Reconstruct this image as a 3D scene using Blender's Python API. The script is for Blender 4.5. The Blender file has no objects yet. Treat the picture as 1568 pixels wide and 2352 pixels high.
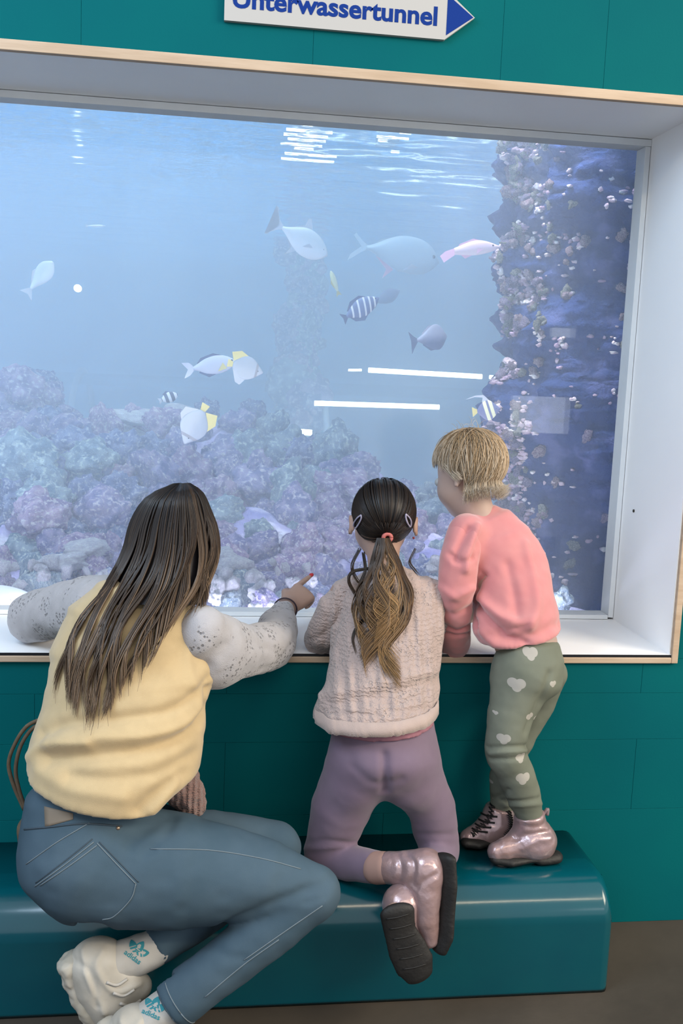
import bpy, bmesh, math, random
import numpy as np
from mathutils import Vector, Matrix
from mathutils.bvhtree import BVHTree

# ------------------------------------------------------------------ camera
SC = bpy.context.scene
COL = SC.collection
CAM_D, CAM_H = 2.3033, 1.40          # distance to the wall face (y = 0) and eye height
YAW, PITCH, ROLL = -0.1348, -0.1364, 0.0413
FPX = 2250.0                         # focal length for a 1568 x 2352 frame


def cam_axes():
    cy, sy = math.cos(YAW), math.sin(YAW)
    cp, sp = math.cos(PITCH), math.sin(PITCH)
    fwd = Vector((-sy * cp, cy * cp, sp))
    right = Vector((cy, sy, 0))
    up = right.cross(fwd)
    cr, sr = math.cos(ROLL), math.sin(ROLL)
    return cr * right + sr * up, -sr * right + cr * up, fwd


CR, CU, CF = cam_axes()
CO = Vector((0, -CAM_D, CAM_H))
cam_data = bpy.data.cameras.new('camera')
cam = bpy.data.objects.new('camera', cam_data)
COL.objects.link(cam)
cam.matrix_world = Matrix(((CR.x, CU.x, -CF.x, CO.x), (CR.y, CU.y, -CF.y, CO.y), (CR.z, CU.z, -CF.z, CO.z), (0, 0, 0, 1)))
cam_data.sensor_fit = 'VERTICAL'
cam_data.sensor_height = 36.0
cam_data.lens = 36.0 * FPX / 2352.0
cam_data.clip_start = 0.05
SC.camera = cam

# ------------------------------------------------------------------ exposure, world, lamps
SC.view_settings.view_transform = 'Standard'
SC.view_settings.look = 'None'
SC.view_settings.gamma = 1.0
SC.view_settings.use_curve_mapping = False
SC.view_settings.exposure = 0.85
cy = SC.cycles
cy.max_bounces = 8
cy.diffuse_bounces = 3
cy.glossy_bounces = 4
cy.transmission_bounces = 4
cy.transparent_max_bounces = 12
cy.volume_bounces = 2
cy.use_denoising = True
cy.sample_clamp_indirect = 4.0
cy.caustics_reflective = False
cy.caustics_refractive = False

world = bpy.data.worlds.new('room_ambient')
SC.world = world
world.use_nodes = True
world.node_tree.nodes['Background'].inputs[0].default_value = (0.86, 0.92, 1.0, 1)
world.node_tree.nodes['Background'].inputs[1].default_value = 0.60


def area(name, loc, aim, size, power, color, size_y=None, spread=180):
    d = bpy.data.lights.new(name, 'AREA')
    d.energy = power
    d.color = color
    d.shape = 'RECTANGLE'
    d.size = size
    d.size_y = size_y or size
    d.spread = math.radians(spread)
    o = bpy.data.objects.new(name, d)
    COL.objects.link(o)
    o.location = loc
    v = Vector(aim) - Vector(loc)
    o.rotation_euler = v.to_track_quat('-Z', 'Y').to_euler()
    return o


# lamps over the tank (above the water), shining down
area('tank_light', (-1.2, 1.1, 4.1), (-1.0, 0.8, 0), 2.2, 140, (0.78, 0.81, 0.90), 1.1)
area('tank_light', (0.35, 1.05, 4.1), (0.45, 0.75, 0), 1.5, 165, (0.78, 0.81, 0.90), 1.1)
area('tank_light', (-0.6, 4.2, 4.1), (-0.6, 4.1, 0), 4.6, 18, (0.40, 0.74, 0.92), 2.0)
# added upward light that brightens the white lid above the water
area('tank_light', (-0.5, 2.8, 3.2), (-0.5, 2.8, 5), 3.0, 70, (0.74, 0.92, 1.0), 2.5)
# added fills without a fixture: from the left side, and low behind the pane
area('tank_light', (-3.9, 1.7, 1.35), (0.5, 1.1, 1.2), 1.6, 56, (0.74, 0.76, 1.0), 1.3)
area('tank_light', (-0.2, 0.475, 0.700), (-0.2, 0.42, 2.0), 2.6, 15, (0.80, 0.78, 1.0), 0.05)
area('tank_light', (0.72, 0.72, 3.3), (1.06, 0.80, 1.2), 0.15, 11, (0.95, 0.86, 0.95), 0.15, 40)  # added narrow light to pick out the column's crusted edge
# visitor room: a warm ceiling panel to the right behind the photographer and a cool one to the left
area('room_lamp', (3.8, -2.4, 2.7), (0.5, -0.1, 0.9), 2.0, 118, (1.0, 0.86, 0.66), 2.0)
area('room_lamp', (0.9, -3.4, 3.3), (0.9, 0, 0.3), 3.6, 24, (1.0, 0.84, 0.60), 0.12)
area('room_lamp', (-1.6, -1.5, 2.85), (-0.2, 0, 1.0), 1.2, 30, (0.62, 0.80, 1.0), 1.2)


# two small lit panels across the hall, which the pane mirrors faintly
area('hall_panel', (2.494, -4.0, 1.183), (2.494, 0, 1.183), 0.546, 1.0, (0.92, 0.95, 1.0), 0.274)
area('hall_panel', (2.594, -4.0, 1.798), (2.594, 0, 1.798), 0.214, 0.09, (0.92, 0.95, 1.0), 0.067)

# ------------------------------------------------------------------ helpers


def P(px, py, y):
    """point of the depth plane y that stands at a place of the photograph"""
    d = CR * ((px - 784) / FPX) - CU * ((py - 1176) / FPX) + CF
    t = (y - CO.y) / d.y
    return CO + t * d


def PZ(px, py, z):
    d = CR * ((px - 784) / FPX) - CU * ((py - 1176) / FPX) + CF
    t = (z - CO.z) / d.z
    return CO + t * d


def M(rpx, y):
    """pixels to metres at depth y"""
    return rpx * (y + CAM_D + 0.04) / FPX


def tag(o, label=None, cat=None, group=None, kind=None):
    if label:
        o['label'] = label
    if cat:
        o['category'] = cat
    if group:
        o['group'] = group
    if kind:
        o['kind'] = kind
    return o


def empty(name, loc, label=None, cat=None, group=None):
    o = bpy.data.objects.new(name, None)
    o.empty_display_size = 0.05
    COL.objects.link(o)
    o.location = loc
    bpy.context.view_layer.update()
    return tag(o, label, cat, group)


def new_mesh(name, V, F, smooth=True):
    """V (n,3) array; F list of faces or (m,k) array"""
    me = bpy.data.meshes.new(name)
    V = np.asarray(V, dtype=np.float32)
    if isinstance(F, np.ndarray):
        m, k = F.shape
        me.vertices.add(len(V))
        me.vertices.foreach_set('co', V.ravel())
        me.loops.add(m * k)
        me.loops.foreach_set('vertex_index', F.astype(np.int32).ravel())
        me.polygons.add(m)
        me.polygons.foreach_set('loop_start', np.arange(0, m * k, k, dtype=np.int32))
        me.polygons.foreach_set('loop_total', np.full(m, k, dtype=np.int32))
        me.update(calc_edges=True)
        me.validate()
    else:
        me.from_pydata([tuple(map(float, v)) for v in V], [], F)
        me.update()
    if smooth:
        me.polygons.foreach_set('use_smooth', np.ones(len(me.polygons), dtype=bool))
    return me


def link(name, me, mat=None, parent=None):
    o = bpy.data.objects.new(name, me)
    COL.objects.link(o)
    if mat is not None and not me.materials:
        me.materials.append(mat)
    if parent is not None:
        o.parent = parent
        o.matrix_parent_inverse = parent.matrix_world.inverted()
    return o


def box_bm(bm, lo, hi, bevel=0.0, rot=None, seg=2):
    lo, hi = Vector(lo), Vector(hi)
    c, s = (lo + hi) / 2, hi - lo
    r = bmesh.ops.create_cube(bm, size=1.0, matrix=Matrix.Translation(c) @ (rot or Matrix.Identity(4)) @ Matrix.Diagonal((s.x, s.y, s.z, 1)))
    if bevel > 0:
        es = list({e for v in r['verts'] for e in v.link_edges})
        bmesh.ops.bevel(bm, geom=es, offset=bevel, segments=seg, affect='EDGES', profile=0.5)


def box(name, lo, hi, mat, parent=None, bevel=0.0, seg=2):
    bm = bmesh.new()
    box_bm(bm, lo, hi, bevel, seg=seg)
    return bm_obj(name, bm, mat, parent, smooth=False)


def bm_obj(name, bm, mat, parent=None, smooth=True):
    me = bpy.data.meshes.new(name)
    bmesh.ops.recalc_face_normals(bm, faces=bm.faces)
    bm.to_mesh(me)
    bm.free()
    if smooth:
        me.polygons.foreach_set('use_smooth', np.ones(len(me.polygons), dtype=bool))
    return link(name, me, mat, parent)


def struct(o):
    o['kind'] = 'structure'
    return o


# ---- noise (vectorised gradient-free value noise, smooth)
def _hash(ix, iy, iz, seed):
    h = (ix * 374761393 + iy * 668265263 + iz * 2147483647 + seed * 1274126177).astype(np.int64) & 0xffffffff
    h = ((h ^ (h >> 13)) * 1274126177) & 0xffffffff
    h = ((h ^ (h >> 16)) * 2246822519) & 0xffffffff
    return (h & 0xffff) / 32767.5 - 1.0


def vnoise(p, seed=0):
    p = np.asarray(p, dtype=np.float64)
    i = np.floor(p).astype(np.int64)
    f = p - i
    f = f * f * f * (f * (f * 6 - 15) + 10)
    out = 0
    for dx in (0, 1):
        wx = f[:, 0] if dx else 1 - f[:, 0]
        for dy in (0, 1):
            wy = f[:, 1] if dy else 1 - f[:, 1]
            for dz in (0, 1):
                wz = f[:, 2] if dz else 1 - f[:, 2]
                out = out + wx * wy * wz * _hash(i[:, 0] + dx, i[:, 1] + dy, i[:, 2] + dz, seed)
    return out


def fbm(p, octv=4, seed=0, lac=2.03, gain=0.5):
    s, a, q = 0, 1.0, np.asarray(p, dtype=np.float64)
    for k in range(octv):
        s = s + a * vnoise(q, seed + k * 17)
        q = q * lac + 3.1
        a *= gain
    return s


def mesh_normals(V, F):
    N = np.zeros_like(V)
    a, b, c = V[F[:, 0]], V[F[:, 1]], V[F[:, 2]]
    n = np.cross(b - a, c - a)
    if F.shape[1] == 4:
        d = V[F[:, 3]]
        n = np.cross(c - a, d - b)
    for k in range(F.shape[1]):
        np.add.at(N, F[:, k], n)
    return N / (np.linalg.norm(N, axis=1, keepdims=True) + 1e-12)


# ---- implicit surfaces -> one continuous mesh
class Sdf:
    def __init__(self):
        self.prims = []

    def _add(self, fn, lo, hi, k, op):
        self.prims.append((fn, np.array(lo, float), np.array(hi, float), k, op))

    def capsule(self, a, b, ra, rb, k=0.02, op=1):
        a, b = np.array(a, float), np.array(b, float)
        ab = b - a
        L2 = max(ab @ ab, 1e-9)

        def fn(p):
            t = np.clip(((p - a) @ ab) / L2, 0, 1)
            return np.linalg.norm(p - a - t[:, None] * ab, axis=1) - (ra + (rb - ra) * t)
        m = max(ra, rb)
        self._add(fn, np.minimum(a, b) - m, np.maximum(a, b) + m, k, op)

    def tube(self, pts, rad, k=0.02, op=1):
        pts = [np.array(q, float) for q in pts]
        segs = [(pts[i], pts[i + 1], rad[i], rad[i + 1]) for i in range(len(pts) - 1)]

        def fn(p):
            d = None
            for a, b, ra, rb in segs:
                ab = b - a
                t = np.clip(((p - a) @ ab) / max(ab @ ab, 1e-9), 0, 1)
                e = np.linalg.norm(p - a - t[:, None] * ab, axis=1) - (ra + (rb - ra) * t)
                d = e if d is None else np.minimum(d, e)
            return d
        A = np.array(pts)
        m = max(rad)
        self._add(fn, A.min(0) - m, A.max(0) + m, k, op)

    def loft(self, spine, U, rx, ry, k=0.02, op=1, cap=0.5):
        """elliptical sections along a spine; rx along U, ry across"""
        S = [np.array(q, float) for q in spine]
        n = len(S)
        if not isinstance(U, (list,)) or not hasattr(U[0], '__len__'):
            U = [U] * n
        U = [np.array(u, float) for u in U]
        segs = []
        for i in range(n - 1):
            segs.append((S[i], S[i + 1], U[i], U[i + 1], rx[i], rx[i + 1], ry[i], ry[i + 1], i == 0, i == n - 2))

        def fn(p):
            D = None
            for a, b, u0, u1, x0, x1, y0, y1, first, last in segs:
                ab = b - a
                L = np.linalg.norm(ab)
                w = ab / L
                tr = ((p - a) @ w) / L
                t = np.clip(tr, 0, 1)
                q = p - (a + t[:, None] * ab)
                ax = (tr - t) * L
                q = q - ax[:, None] * w
                u = u0 + (u1 - u0) * t[:, None]
                u = u - (u @ w)[:, None] * w
                u /= np.linalg.norm(u, axis=1, keepdims=True) + 1e-9
                v = np.cross(w, u)
                X = x0 + (x1 - x0) * t
                Y = y0 + (y1 - y0) * t
                r = np.minimum(X, Y)
                cu, cv = (q * u).sum(1), (q * v).sum(1)
                e = np.sqrt((cu / X) ** 2 + (cv / Y) ** 2 + (ax / (cap * r)) ** 2)
                d = (e - 1) * r
                D = d if D is None else np.minimum(D, d)
            return D
        A = np.array(S)
        m = max(max(rx), max(ry))
        self._add(fn, A.min(0) - m, A.max(0) + m, k, op)

    def ell(self, c, axes, radii, k=0.02, op=1):
        c = np.array(c, float)
        A = np.array([np.array(a, float) / np.linalg.norm(a) for a in axes])
        r = np.array(radii, float)

        def fn(p):
            q = (p - c) @ A.T
            k0 = np.linalg.norm(q / r, axis=1)
            k1 = np.linalg.norm(q / (r * r), axis=1) + 1e-9
            return k0 * (k0 - 1) / k1
        m = r.max()
        self._add(fn, c - m, c + m, k, op)

    def plane_cut(self, c, n, k=0.006, lo=None, hi=None):
        """removes everything on the +n side"""
        c, n = np.array(c, float), np.array(n, float) / np.linalg.norm(n)

        def fn(p):
            return -((p - c) @ n)
        self._add(fn, lo if lo is not None else c - 9, hi if hi is not None else c + 9, k, -1)

    def mesh(self, vox=0.006):
        adds = [q for q in self.prims if q[4] == 1]
        lo = np.min([q[1] for q in adds], axis=0) - 4 * vox
        hi = np.max([q[2] for q in adds], axis=0) + 4 * vox
        dim = np.ceil((hi - lo) / vox).astype(int) + 1
        D = np.full(dim, 0.3, dtype=np.float32)
        ax = [lo[i] + np.arange(dim[i]) * vox for i in range(3)]
        for fn, a, b, k, op in self.prims:
            m = k + 3 * vox
            i0 = np.clip(np.floor((a - m - lo) / vox).astype(int), 0, dim - 1)
            i1 = np.clip(np.ceil((b + m - lo) / vox).astype(int) + 1, 1, dim)
            if np.any(i1 <= i0):
                continue
            sl = tuple(slice(i0[i], i1[i]) for i in range(3))
            g = np.stack(np.meshgrid(ax[0][sl[0]], ax[1][sl[1]], ax[2][sl[2]], indexing='ij'), -1)
            d = fn(g.reshape(-1, 3)).reshape(g.shape[:3])
            E = D[sl]
            if op == 1:
                h = np.maximum(k - np.abs(E - d), 0) / k
                D[sl] = np.minimum(E, d) - h * h * k * 0.25
            else:
                d = -d
                h = np.maximum(k - np.abs(E - d), 0) / k
                D[sl] = np.maximum(E, d) + h * h * k * 0.25
        return surface_nets(D, lo, vox)


def surface_nets(D, lo, vox):
    S = D < 0
    nx, ny, nz = D.shape
    c = np.zeros((nx - 1, ny - 1, nz - 1), dtype=np.int8)
    for i in (0, 1):
        for j in (0, 1):
            for k in (0, 1):
                c += S[i:nx - 1 + i, j:ny - 1 + j, k:nz - 1 + k]
    I, J, K = np.nonzero((c > 0) & (c < 8))
    idx = np.full((nx - 1, ny - 1, nz - 1), -1, dtype=np.int32)
    idx[I, J, K] = np.arange(len(I))
    base = np.stack([I, J, K], 1)
    off = [(i, j, k) for i in (0, 1) for j in (0, 1) for k in (0, 1)]
    val = {o: D[I + o[0], J + o[1], K + o[2]] for o in off}
    acc = np.zeros((len(I), 3))
    cnt = np.zeros(len(I))
    for o in off:
        for a in range(3):
            if o[a] == 0:
                q = list(o)
                q[a] = 1
                q = tuple(q)
                va, vb = val[o], val[q]
                cr = (va < 0) != (vb < 0)
                t = np.where(cr, va / np.where(cr, va - vb, 1), 0)
                pos = np.array(o, float)[None, :].repeat(len(I), 0)
                pos[:, a] += t
                acc[cr] += pos[cr]
                cnt[cr] += 1
    V = lo + (base + acc / cnt[:, None]) * vox
    faces = []
    for a in range(3):
        b, d = (a + 1) % 3, (a + 2) % 3
        s0 = [slice(None)] * 3
        s1 = [slice(None)] * 3
        s0[a] = slice(0, -1)
        s1[a] = slice(1, None)
        A, B = S[tuple(s0)], S[tuple(s1)]
        E = np.stack(np.nonzero(A != B), 1)
        ok = (E[:, b] > 0) & (E[:, d] > 0) & (E[:, b] < D.shape[b] - 1) & (E[:, d] < D.shape[d] - 1)
        E = E[ok]
        ins = A[E[:, 0], E[:, 1], E[:, 2]]
        eb = np.zeros(3, int)
        eb[b] = 1
        ed = np.zeros(3, int)
        ed[d] = 1
        q = [E - eb - ed, E - ed, E, E - eb]
        f = np.stack([idx[x[:, 0], x[:, 1], x[:, 2]] for x in q], 1)
        f[~ins] = f[~ins][:, ::-1]
        faces.append(f)
    return V, np.concatenate(faces)


def relax(V, F, it=2, lam=0.5):
    n = len(V)
    e = np.concatenate([F[:, [i, (i + 1) % F.shape[1]]] for i in range(F.shape[1])])
    for _ in range(it):
        s = np.zeros_like(V)
        c = np.zeros(n)
        np.add.at(s, e[:, 0], V[e[:, 1]])
        np.add.at(s, e[:, 1], V[e[:, 0]])
        np.add.at(c, e[:, 0], 1)
        np.add.at(c, e[:, 1], 1)
        V = V + lam * (s / c[:, None] - V)
    return V


def crease(V, N, line, amp, width, facing=None):
    """push the surface along its normal near a polyline (a fold or seam); distance measured across the view side"""
    line = [np.array(q, float) for q in line]
    best = np.full(len(V), 1e9)
    for a, b in zip(line[:-1], line[1:]):
        ab = b - a
        t = np.clip(((V - a) @ ab) / max(ab @ ab, 1e-9), 0, 1)
        q = V - a - t[:, None] * ab
        # measure mostly in the plane of the fabric facing the room
        dist = np.sqrt(q[:, 0] ** 2 + q[:, 2] ** 2 + (0.35 * q[:, 1]) ** 2)
        best = np.minimum(best, dist)
    w = np.exp(-(best / width) ** 2)
    w = w * np.clip(-N[:, 1] * 2 + 0.8, 0, 1)
    return V + N * (amp * w)[:, None]


def catmull(pts, n):
    pts = [np.array(q, float) for q in pts]
    Q = [2 * pts[0] - pts[1]] + pts + [2 * pts[-1] - pts[-2]]
    out = []
    m = len(pts) - 1
    for i in range(n):
        x = i / (n - 1) * m
        k = min(int(x), m - 1)
        t = x - k
        p0, p1, p2, p3 = Q[k], Q[k + 1], Q[k + 2], Q[k + 3]
        out.append(0.5 * ((2 * p1) + (-p0 + p2) * t + (2 * p0 - 5 * p1 + 4 * p2 - p3) * t * t + (-p0 + 3 * p1 - 3 * p2 + p3) * t ** 3))
    return np.array(out)


def sweep(V, F, path, rad, sides=8, flat=None, close=True):
    """appends a round tube along path (n,3) to lists V, F"""
    path = np.asarray(path, float)
    n = len(path)
    T = np.gradient(path, axis=0)
    T /= np.linalg.norm(T, axis=1, keepdims=True) + 1e-12
    ref = np.array((0.13, 0.31, 0.94)) if abs(T[0][2]) < 0.9 else np.array((0.94, 0.31, 0.13))
    u = np.cross(T[0], ref)
    u /= np.linalg.norm(u)
    b0 = len(V)
    rad = np.broadcast_to(rad, (n,))
    for i in range(n):
        u = u - (u @ T[i]) * T[i]
        u /= np.linalg.norm(u) + 1e-12
        w = np.cross(T[i], u)
        for s in range(sides):
            a = 2 * math.pi * s / sides
            V.append(path[i] + rad[i] * (math.cos(a) * u + math.sin(a) * w))
    for i in range(n - 1):
        for s in range(sides):
            a, b = b0 + i * sides + s, b0 + i * sides + (s + 1) % sides
            F.append((a, b, b + sides, a + sides))
    if close:
        F.append(tuple(b0 + s for s in range(sides))[::-1])
        F.append(tuple(b0 + (n - 1) * sides + s for s in range(sides)))


def tube_obj(name, path, rad, mat, parent=None, sides=8):
    V, F = [], []
    sweep(V, F, path, rad, sides)
    return link(name, new_mesh(name, V, F), mat, parent)


# ---- materials
TONE = [0.51]                      # cloth, paint and skin are matched to the exposure through this


def nt(m):
    return m.node_tree.nodes, m.node_tree.links


def mat(name, c1, c2=None, scale=8.0, rough=0.6, spec=0.4, metal=0.0, bump=None, detail=4.0, sheen=0.0, lo=0.35, hi=0.65, coat=0.0, stretch=None):
    c1 = tuple(q * TONE[0] for q in c1)
    c2 = tuple(q * TONE[0] for q in c2) if c2 is not None else None
    m = bpy.data.materials.new(name)
    m.use_nodes = True
    N, L = nt(m)
    b = N['Principled BSDF']
    b.inputs['Base Color'].default_value = (*c1, 1)
    b.inputs['Roughness'].default_value = rough
    b.inputs['Specular IOR Level'].default_value = spec
    b.inputs['Metallic'].default_value = metal
    b.inputs['Sheen Weight'].default_value = sheen
    b.inputs['Coat Weight'].default_value = coat
    tc = N.new('ShaderNodeTexCoord')
    src = tc.outputs['Object']
    if stretch:
        mp = N.new('ShaderNodeMapping')
        mp.inputs['Scale'].default_value = stretch
        L.new(src, mp.inputs['Vector'])
        src = mp.outputs['Vector']
    if c2 is not None:
        n = N.new('ShaderNodeTexNoise')
        n.inputs['Scale'].default_value = scale
        n.inputs['Detail'].default_value = detail
        L.new(src, n.inputs['Vector'])
        r = N.new('ShaderNodeValToRGB')
        r.color_ramp.elements[0].position = lo
        r.color_ramp.elements[1].position = hi
        r.color_ramp.elements[0].color = (*c1, 1)
        r.color_ramp.elements[1].color = (*c2, 1)
        L.new(n.outputs['Fac'], r.inputs['Fac'])
        L.new(r.outputs['Color'], b.inputs['Base Color'])
    if bump:
        n2 = N.new('ShaderNodeTexNoise')
        n2.inputs['Scale'].default_value = bump[0]
        n2.inputs['Detail'].default_value = 5
        L.new(src, n2.inputs['Vector'])
        bp = N.new('ShaderNodeBump')
        bp.inputs['Strength'].default_value = bump[1]
        bp.inputs['Distance'].default_value = bump[2] if len(bump) > 2 else 0.004
        L.new(n2.outputs['Fac'], bp.inputs['Height'])
        L.new(bp.outputs['Normal'], b.inputs['Normal'])
    return m


def emit(name, col, strength):
    m = bpy.data.materials.new(name)
    m.use_nodes = True
    N, L = nt(m)
    N.remove(N['Principled BSDF'])
    e = N.new('ShaderNodeEmission')
    e.inputs[0].default_value = (*col, 1)
    e.inputs[1].default_value = strength
    L.new(e.outputs[0], N['Material Output'].inputs[0])
    return m

# ------------------------------------------------------------------ materials of the place
def wall_paint():
    m = mat('teal_wall_paint', (0.001, 0.168, 0.200), (0.001, 0.195, 0.212), scale=2.5, rough=0.75, spec=0.06, bump=(160, 0.12, 0.002))
    return m


TEAL = wall_paint()
BENCH = mat('glossy_teal_enamel', (0.001, 0.110, 0.155), (0.001, 0.128, 0.165), scale=5, rough=0.17, spec=0.55, bump=(60, 0.05, 0.002))
TONE[0] = 1.0
WHITE = mat('white_laminate', (0.90, 0.91, 0.93), (0.92, 0.93, 0.94), scale=4, rough=0.42, spec=0.4)
TONE[0] = 0.51
DARKEDGE = mat('black_edge_band', (0.006, 0.008, 0.014), rough=0.4)
WOOD = mat('raw_pine', (0.74, 0.54, 0.37), (0.88, 0.67, 0.49), scale=6, rough=0.6, stretch=(1, 9, 9), bump=(40, 0.2, 0.002))
TONE[0] = 1.0
ALU = mat('grey_aluminium', (0.66, 0.70, 0.74), (0.70, 0.74, 0.77), scale=12, rough=0.5, metal=0.0)
TONE[0] = 0.51
CONC = mat('brown_floor_screed', (0.075, 0.060, 0.046), (0.115, 0.092, 0.070), scale=3.2, rough=0.7, detail=9, bump=(35, 0.25, 0.004))
PLAST = mat('dim_room_plaster', (0.20, 0.24, 0.26), rough=0.8)
TONE[0] = 1.0
TANKW = mat('blue_tank_paint', (0.16, 0.42, 0.70), (0.20, 0.47, 0.72), scale=1.5, rough=0.9, spec=0.1)


TONE[0] = 0.51


def glass_mat(name, tint=(0.96, 0.985, 1.0), ior=1.45, gain=1.0):
    m = bpy.data.materials.new(name)
    m.use_nodes = True
    N, L = nt(m)
    N.remove(N['Principled BSDF'])
    t = N.new('ShaderNodeBsdfTransparent')
    t.inputs[0].default_value = (*tint, 1)
    g = N.new('ShaderNodeBsdfGlossy')
    g.inputs['Roughness'].default_value = 0.0
    f = N.new('ShaderNodeFresnel')
    f.inputs['IOR'].default_value = ior
    x = N.new('ShaderNodeMixShader')
    L.new(f.outputs[0], x.inputs[0])
    L.new(t.outputs[0], x.inputs[1])
    L.new(g.outputs[0], x.inputs[2])
    L.new(x.outputs[0], N['Material Output'].inputs[0])
    return m


PANE = glass_mat('acrylic_pane', ior=1.36)

# ------------------------------------------------------------------ the room shell
XR, ZS, ZT, REV = 1.1724, 0.7333, 2.0784, 0.3542     # opening right, sill top, head, reveal depth
XL = -1.75
ROOM = dict(x0=-4.2, x1=4.2, y0=-5.6, z1=3.0)
struct(box('floor', (ROOM['x0'], ROOM['y0'], -0.08), (ROOM['x1'], 0.06, 0.0), CONC))
wf = bpy.data.objects.new('wall_front', None)
COL.objects.link(wf)
struct(wf)
wf.location = (0, 0.05, 0)
bpy.context.view_layer.update()
bm = bmesh.new()
for lo, hi in (((ROOM['x0'], 0.012, 0), (XL - 0.02, 0.10, 3.0)), ((XR + 0.02, 0.012, 0), (ROOM['x1'], 0.10, 3.0)),
               ((XL - 0.02, 0.012, 0), (XR + 0.02, 0.10, ZS - 0.008)), ((XL - 0.02, 0.012, ZT + 0.008), (XR + 0.02, 0.10, 3.0))):
    box_bm(bm, lo, hi)
bm_obj('wall_core', bm, TEAL, wf, smooth=False)


def panel(x0, x1, z0, z1):
    g = 0.0002
    box('wall_panel', (x0 + g, 0.0, z0 + g), (x1 - g, 0.0125, z1 - g), TEAL, wf, bevel=0.0006, seg=1)


# boards above the window meet in upright joints, those beside and below in level ones
sx = [ROOM['x0'], -2.6, XL - 0.02, -0.95, -0.30, P(1150, 100, 0).x - 0.43, P(1150, 150, 0).x, P(1392, 100, 0).x, XR + 0.21, 2.0, 3.1, ROOM['x1']]
for a, b in zip(sx[:-1], sx[1:]):
    panel(a, b, ZT + 0.002, 3.0)
zlv = [0.0, P(1350, 1860, 0).z, P(1350, 1699, 0).z, P(1350, 1592, 0).z, ZS - 0.012]
xs0 = [ROOM['x0'], -2.2, -1.0, 0.05, 0.80, P(1470, 1600, 0).x, 2.3, 3.3, ROOM['x1']]
for k, (za, zb) in enumerate(zip(zlv[:-1], zlv[1:])):
    xs = xs0 if k % 2 else [ROOM['x0'], -2.9, -1.6, -0.4, 0.45, 1.9, 2.8, ROOM['x1']]
    for a, b in zip(xs[:-1], xs[1:]):
        panel(a, b, za, zb)
zs2 = [ZS - 0.012, 1.18, 1.63, ZT + 0.002]
for za, zb in zip(zs2[:-1], zs2[1:]):
    panel(XR + 0.019, 2.4, za, zb)
    panel(2.4, ROOM['x1'], za, zb)
    panel(ROOM['x0'], -2.9, za, zb)
    panel(-2.9, XL - 0.019, za, zb)

# ------------------------------------------------------------------ the viewing window
win = bpy.data.objects.new('window_1', None)
COL.objects.link(win)
struct(win)
win.location = (0, 0.2, ZS)
bpy.context.view_layer.update()
YB = REV + 0.058
box('sill_board', (XL, -0.006, ZS - 0.0065), (XR + 0.018, YB + 0.03, ZS), WHITE, win)
box('sill_edge', (XL, -0.0085, ZS - 0.0072), (XR + 0.002, -0.0058, ZS - 0.0004), DARKEDGE, win)
box('reveal_board', (XL, 0.0, ZT), (XR, YB + 0.03, ZT + 0.012), WHITE, win)
box('reveal_board', (XR, 0.0, ZS), (XR + 0.012, YB + 0.03, ZT + 0.012), WHITE, win)
box('reveal_board', (XL - 0.012, 0.0, ZS), (XL, YB + 0.03, ZT + 0.012), WHITE, win)
box('wood_strip', (XL - 0.02, -0.013, 2.0655), (XR + 0.0205, 0.004, 2.088), WOOD, win, bevel=0.0015)
box('wood_strip', (XL - 0.02, -0.012, 0.7112), (XR + 0.0025, 0.004, 0.7266), WOOD, win, bevel=0.0025)
box('wood_strip', (XR + 0.003, -0.011, 0.7112), (XR + 0.0205, 0.004, 2.0652), WOOD, win, bevel=0.002)
box('wood_strip', (XL - 0.02, -0.011, 0.727), (XL - 0.002, 0.004, 2.0652), WOOD, win, bevel=0.002)
FT, FS, FB = 0.0195, 0.0165, 0.0135
box('frame_bar', (XL, REV, ZT - FT), (XR - 0.0004, YB, ZT - 0.0015), ALU, win, bevel=0.0012)
box('frame_bar', (XL + FS, REV, ZS + 0.0012), (XR - FS - 0.001, YB, ZS + FB), ALU, win, bevel=0.0012)
box('frame_bar', (XR - FS, REV + 0.0005, ZS + 0.006), (XR - 0.0015, YB, ZT - FT - 0.0004), ALU, win, bevel=0.0012)
box('frame_bar', (XL, REV + 0.0005, ZS), (XL + FS, YB, ZT - FT - 0.0004), ALU, win, bevel=0.0012)
box('pane', (XL, YB + 0.001, ZS), (XR, YB + 0.026, ZT), PANE, win)
HOLE = mat('dark_screw_hole', (0.05, 0.045, 0.03), rough=0.8)
for px, py in ((1437, 1173),):
    c = P(px, py, REV * 0.78)
    V, F = [], []
    sweep(V, F, [(XR - 0.0022, c.y, c.z), (XR + 0.0005, c.y, c.z)], 0.0045, 10)
    link('screw_head', new_mesh('screw_head', V, F), HOLE, win)

# ------------------------------------------------------------------ the bench along the wall
BH, BY, BX1 = 0.262, -0.292, 0.952


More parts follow.
